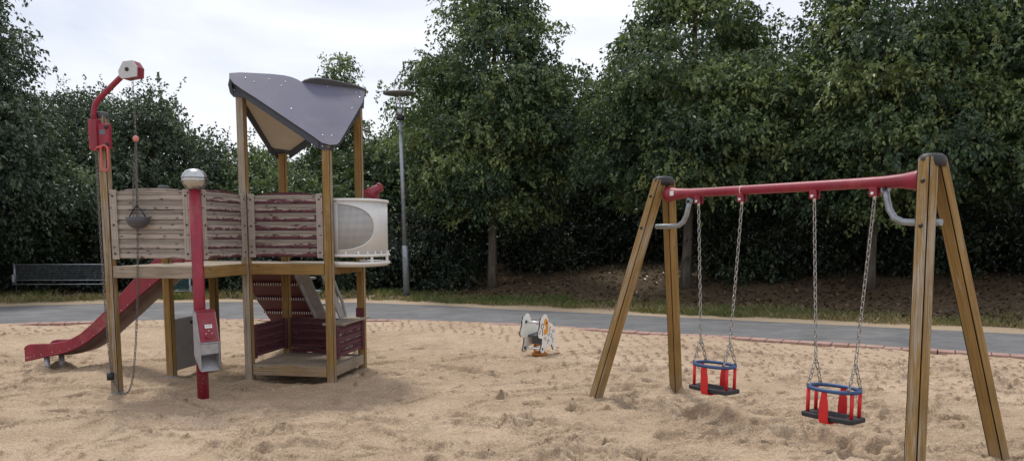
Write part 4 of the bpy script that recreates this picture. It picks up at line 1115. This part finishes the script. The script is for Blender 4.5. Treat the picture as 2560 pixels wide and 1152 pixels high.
# ------------------------------------------------------------------ sheep spring rider
def sheep():
    ld = Vector((.46, .89, 0)).normalized(); ln = Vector((ld.y, -ld.x, 0))
    o = thing('sheep_rider', 'white sheep shaped spring rider with orange face standing in the sand', 'spring rider', (.414, 10.94, 0))
    Mx = Matrix((ld, ln, Vector((0, 0, 1)))).transposed()   # x along the body, y towards the outer face
    def W3(l, y, z): return Mx @ Vector((l, y, z))
    out = [(.107, .555), (.14, .545), (.162, .531), (.17, .51), (.2, .481), (.203, .455), (.219, .432), (.25, .434), (.284, .418), (.315, .415), (.351, .392), (.362, .372), (.38, .362), (.415, .36), (.447, .339), (.449, .31), (.462, .282), (.458, .245), (.469, .209), (.452, .18), (.451, .147), (.47, .12), (.481, .088), (.463, .034), (.425, .019), (.377, .033), (.347, .08), (.318, .115), (.28, .108), (.243, .117), (.21, .102), (.169, .11), (.14, .09), (.097, .08), (.061, .03), (.016, .024), (-.029, .038), (-.056, .068), (-.03, .104), (-.004, .154), (.004, .23), (-.05, .236), (-.103, .25), (-.13, .284), (-.122, .328), (-.105, .345), (-.087, .37), (-.075, .40), (-.061, .429), (-.07, .452), (-.062, .475), (-.045, .49), (-.036, .518), (-.01, .52), (.017, .536), (.04, .552), (.062, .555), (.085, .562)]
    y1, y0 = 0, -.27
    for y in (y1, y0):
        m = MB(); m.plate([W3(l, y, z) for l, z in out], W3(0, -.02, 0), 0, 0, 1); sd = m.build('sheep_side', [M_sheep, M_ink], o)
        if y == y1:
            fc = [(.126, .495), (.155, .48), (.173, .452), (.187, .415), (.192, .38), (.190, .345), (.184, .311), (.16, .287), (.13, .278), (.10, .272), (.075, .276), (.052, .285), (.048, .303), (.056, .33), (.075, .352), (.101, .351), (.115, .362), (.119, .38), (.10, .40), (.073, .416), (.06, .435), (.063, .455), (.07, .475), (.081, .488), (.10, .497)]
            m = MB(); m.plate([W3(l, y + .001, z) for l, z in fc], W3(0, .004, 0)); fo = m.build('face', M_orange, sd)
            m = MB(); m.lathe([(.020, 0), (.018, .003), (0, .004)], c=W3(.136, y + .005, .433), n=10, M=Mx.to_4x4() @ Matrix.Rotation(-PI / 2, 4, 'X')); m.build('eye', plain('brown_eye', (.14, .03, .015), .5), fo)
            for k, (l, z) in enumerate([(.267, .349), (.362, .308), (.203, .27), (.294, .229), (.104, .207), (.205, .172), (.364, .181)]):
                m = MB(); q = [W3(l + (.006 + .0062 * g) * math.cos(g + k), y + .002, z + (.006 + .0062 * g) * 1.05 * math.sin(g + k)) for g in np.linspace(0, 5.4, 20)]
                m.tube(q, .0032, 5); m.build('wool_curl', M_ink, sd)
            m = MB(); m.tube([W3(l, y + .002, z) for l, z in ((-.02, .36), (-.035, .40), (-.01, .44), (.03, .43), (.035, .39), (.015, .37), (.008, .33), (.01, .27))], .005, 5); m.build('ear_line', M_ink, sd)
            m = MB(); m.tube([W3(l, y + .002, z) for l, z in ((-.06, .345), (-.068, .325), (-.085, .315), (-.095, .295))], .0045, 5); m.build('mouth_line', M_ink, sd)
            for l, z in ((.008, .085),):
                m = MB(); m.lathe([(.016, 0), (.016, .008), (.008, .01)], c=W3(l, y + .001, z), n=10, M=Mx.to_4x4() @ Matrix.Rotation(-PI / 2, 4, 'X')); m.build('bolt', M_dark, sd)
    for l, z in ((.04, .445), (.008, .085)):
        m = MB(); m.tube([W3(l, y0, z), W3(l, y1 - .02, z)], .0165, 10); br = m.build('grip_bar', plain('silver_tube', (.72, .72, .72), .35, .5), o)
        m = MB(); m.tube([W3(l, y0, z), W3(l, y0 + .02, z)], .022, 10); m.build('bar_collar', M_dark, br)
    m = MB(); m.plate([W3(.10, y0 + .001, .255), W3(.10, y1 - .021, .255), W3(.42, y1 - .021, .265), W3(.42, y0 + .001, .265)], W3(0, 0, -.025)); m.plate([W3(.12, y0 + .05, .23), W3(.12, y1 - .08, .23), W3(.14, y1 - .08, .13), W3(.14, y0 + .05, .13)], W3(.02, 0, 0)); m.build('seat', M_cap, o)
    cx, cy_ = .22, (y0 + y1 - .02) / 2
    m = MB(); q = []
    for g in np.linspace(0, 2 * PI * 4.2, 90): q.append(W3(cx + .075 * math.cos(g), cy_ + .075 * math.sin(g), .0 + .21 * g / (2 * PI * 4.2)))
    m.tube(q, .012, 7); m.build('spring', plain('orange_steel', (.55, .20, .03), .5, .1, .2, 14, dust=.4), o)
    m = MB(); m.lathe([(.10, -.03), (.11, .0), (.108, .012), (.085, .014)], c=W3(cx, cy_, -.015), n=20); m.build('base_ring', plain('orange_steel', (.55, .20, .03), .5, .1, .2, 14, dust=.4), o)
sheep()

# ------------------------------------------------------------------ street lamp
def lamp():
    x, y = -2.70, 20.52
    o = thing('street_lamp', 'grey street lamp with flat disc shade beside the path', 'street lamp', (x, y, .03)); o.rotation_euler = (0, math.radians(-1.3), 0)
    m = MB(); m.tube([(0, 0, -.1), (0, 0, 1.28), (0, 0, 1.33)], [.082, .080, .062], 18); m.tube([(0, 0, 1.33), (0, 0, 4.5)], [.062, .045], 18); p = m.build('pole', M_galv, o)
    m = MB(); m.lathe([(.085, -.02), (.085, .13)], n=18); m.build('pole_sleeve', M_dark, p)
    for z in (.98, .90):
        m = MB(); m.box(-.03, .03, -.0835, -.08, z, z + .045); m.build('pole_sticker', plain('grey_sticker', (.18, .18, .19), .5), p)
    m = MB(); m.lathe([(.07, 4.44), (.098, 4.46), (.10, 4.54), (.085, 4.56)], n=20); m.build('collar', M_dark, o)
    g = NT('clear_glass'); g.b.inputs['Transmission Weight'].default_value = 1; g.b.inputs['IOR'].default_value = 1.05; g.fin((.95, .97, .98), .03)
    m = MB(); m.lathe([(.088, 4.555), (.10, 4.75), (.125, 5.04)], n=24); m.f = m.f[:-2]; m.m = m.m[:-2]; m.sm = m.sm[:-2]; gl = m.build('glass', g.mat, o)
    m = MB(); m.lathe([(.06, 4.56), (.06, 4.72), (.022, 4.73), (.022, 4.95), (.045, 4.97), (.045, 5.06)], n=16); m.build('light_holder', plain('pale_grey_metal', (.55, .55, .57), .35, .6), o)
    m = MB(); m.lathe([(.05, 5.05), (.25, 5.055), (.405, 5.08), (.415, 5.095), (.38, 5.11), (.2, 5.145), (0, 5.16)], n=36); m.build('lamp_shade', plain('grey_shade', (.24, .235, .235), .5, .2), o)
lamp()

# ------------------------------------------------------------------ framed net and mesh barrier across the path
def net(x0, x1, y, zt, zb, label, name, tint):
    o = thing(name, label, 'net', ((x0 + x1) / 2, y, 0))
    w = (x1 - x0) / 2; h0 = zt - .02
    m = MB(); m.tube([(-w, 0, zt), (w, 0, zt + .01)], .014, 8); m.build('top_rail', M_galv, o)
    m = MB(); m.tube([(-w, 0, zb + .10), (w, 0, zb + .11)], .012, 8); m.tube([(-w - .08, 0, zb), (w, 0, zb + .01)], .012, 8); m.build('bottom_rail', M_galv, o)
    for sx in (-1, 1):
        m = MB(); m.tube([(sx * w, 0, zb), (sx * w, 0, zt + .01)], .026, 10); m.tube([(sx * (w - .02), 0, -.1), (sx * (w - .02), 0, zb)], .014, 8, 1); q = m.build('net_post', [M_galv, M_dark], o)
        m = MB(); m.box(sx * (w + .025) - .03, sx * (w + .025) + .03, -.035, .035, zb + .05, zb + .24); m.build('post_clamp', M_galv, q)
    m = MB(); n = int(2 * w / .03)
    for i in range(1, n): m.tube([(-w + i * 2 * w / n, 0, zb + .11), (-w + i * 2 * w / n, 0, zt)], .0024, 4, caps=False)
    k = int((zt - zb - .11) / .04)
    for j in range(1, k + 1): m.tube([(-w, 0, zb + .11 + j * .04), (w, 0, zb + .115 + j * .04)], .0024, 4, caps=False)
    m.build('mesh', tint, o)
net(-12.38, -9.95, 20.0, .875, .385, 'grey steel mesh net in a frame standing left of the tower beyond the path', 'mesh_net', plain('grey_wire', (.17, .19, .21), .5, .4))
net(-8.95, -8.15, 20.3, .58, .10, 'short mesh barrier with teal mesh seen below the wooden deck', 'mesh_barrier', plain('teal_wire', (.05, .16, .17), .5))

# ------------------------------------------------------------------ sky, sun, camera
EL, AZ = math.radians(61), math.radians(-25)     # sun ahead of the camera, a little to the left, behind cloud
w = bpy.data.worlds.new('World'); S.world = w; w.use_nodes = True; nt = w.node_tree
for n in list(nt.nodes): nt.nodes.remove(n)
N = nt.nodes.new; Lk = nt.links.new
out = N('ShaderNodeOutputWorld'); sky = N('ShaderNodeTexSky'); sky.sky_type = 'NISHITA'; sky.sun_disc = False; sky.sun_elevation = EL; sky.sun_rotation = AZ
b1 = N('ShaderNodeBackground'); b1.inputs[1].default_value = .10; Lk(sky.outputs[0], b1.inputs[0])
tc = N('ShaderNodeTexCoord'); mp = N('ShaderNodeMapping'); mp.inputs['Scale'].default_value = (1, 1, 2.6); Lk(tc.outputs['Generated'], mp.inputs[0])
nz = N('ShaderNodeTexNoise'); nz.inputs['Scale'].default_value = 2.6; nz.inputs['Detail'].default_value = 7; nz.inputs['Roughness'].default_value = .5; nz.inputs['Distortion'].default_value = .6; Lk(mp.outputs[0], nz.inputs['Vector'])
cr = N('ShaderNodeValToRGB'); Lk(nz.outputs['Fac'], cr.inputs[0])
e = cr.color_ramp.elements; e[0].position = .34; e[0].color = (.45, .48, .555, 1); e[1].position = .60; e[1].color = (.64, .65, .68, 1)
b2 = N('ShaderNodeBackground'); b2.inputs[1].default_value = 1.0; Lk(cr.outputs[0], b2.inputs[0])
mx = N('ShaderNodeMixShader'); mx.inputs[0].default_value = .93; Lk(b1.outputs[0], mx.inputs[1]); Lk(b2.outputs[0], mx.inputs[2]); Lk(mx.outputs[0], out.inputs[0])

sd = bpy.data.lights.new('Sun', 'SUN'); sd.energy = 1.5; sd.angle = math.radians(11); sd.color = (1, .965, .91)
so = bpy.data.objects.new('sun', sd); C.objects.link(so)
dirv = Vector((math.sin(AZ) * math.cos(EL), math.cos(AZ) * math.cos(EL), math.sin(EL)))
so.rotation_euler = dirv.to_track_quat('Z', 'Y').to_euler(); so.location = dirv * 60

cd = bpy.data.cameras.new('camera'); cam = bpy.data.objects.new('camera', cd); C.objects.link(cam); S.camera = cam
cd.sensor_width = 36; cd.lens = 2007.3 / 2560 * 36; cd.shift_y = (817.3 - 576) / 2560; cd.clip_end = 2000; cd.clip_start = .05
cam.matrix_world = Matrix.Translation((0, 0, 1.65)) @ Matrix.Rotation(PI / 2 - .1149, 4, 'X') @ Matrix.Rotation(.0025, 4, 'Z')

S.view_settings.view_transform = 'Standard'; S.view_settings.look = 'None'; S.view_settings.exposure = .72; S.view_settings.gamma = 1
S.cycles.max_bounces = 8; S.cycles.transparent_max_bounces = 12
S.cycles.use_denoising = True
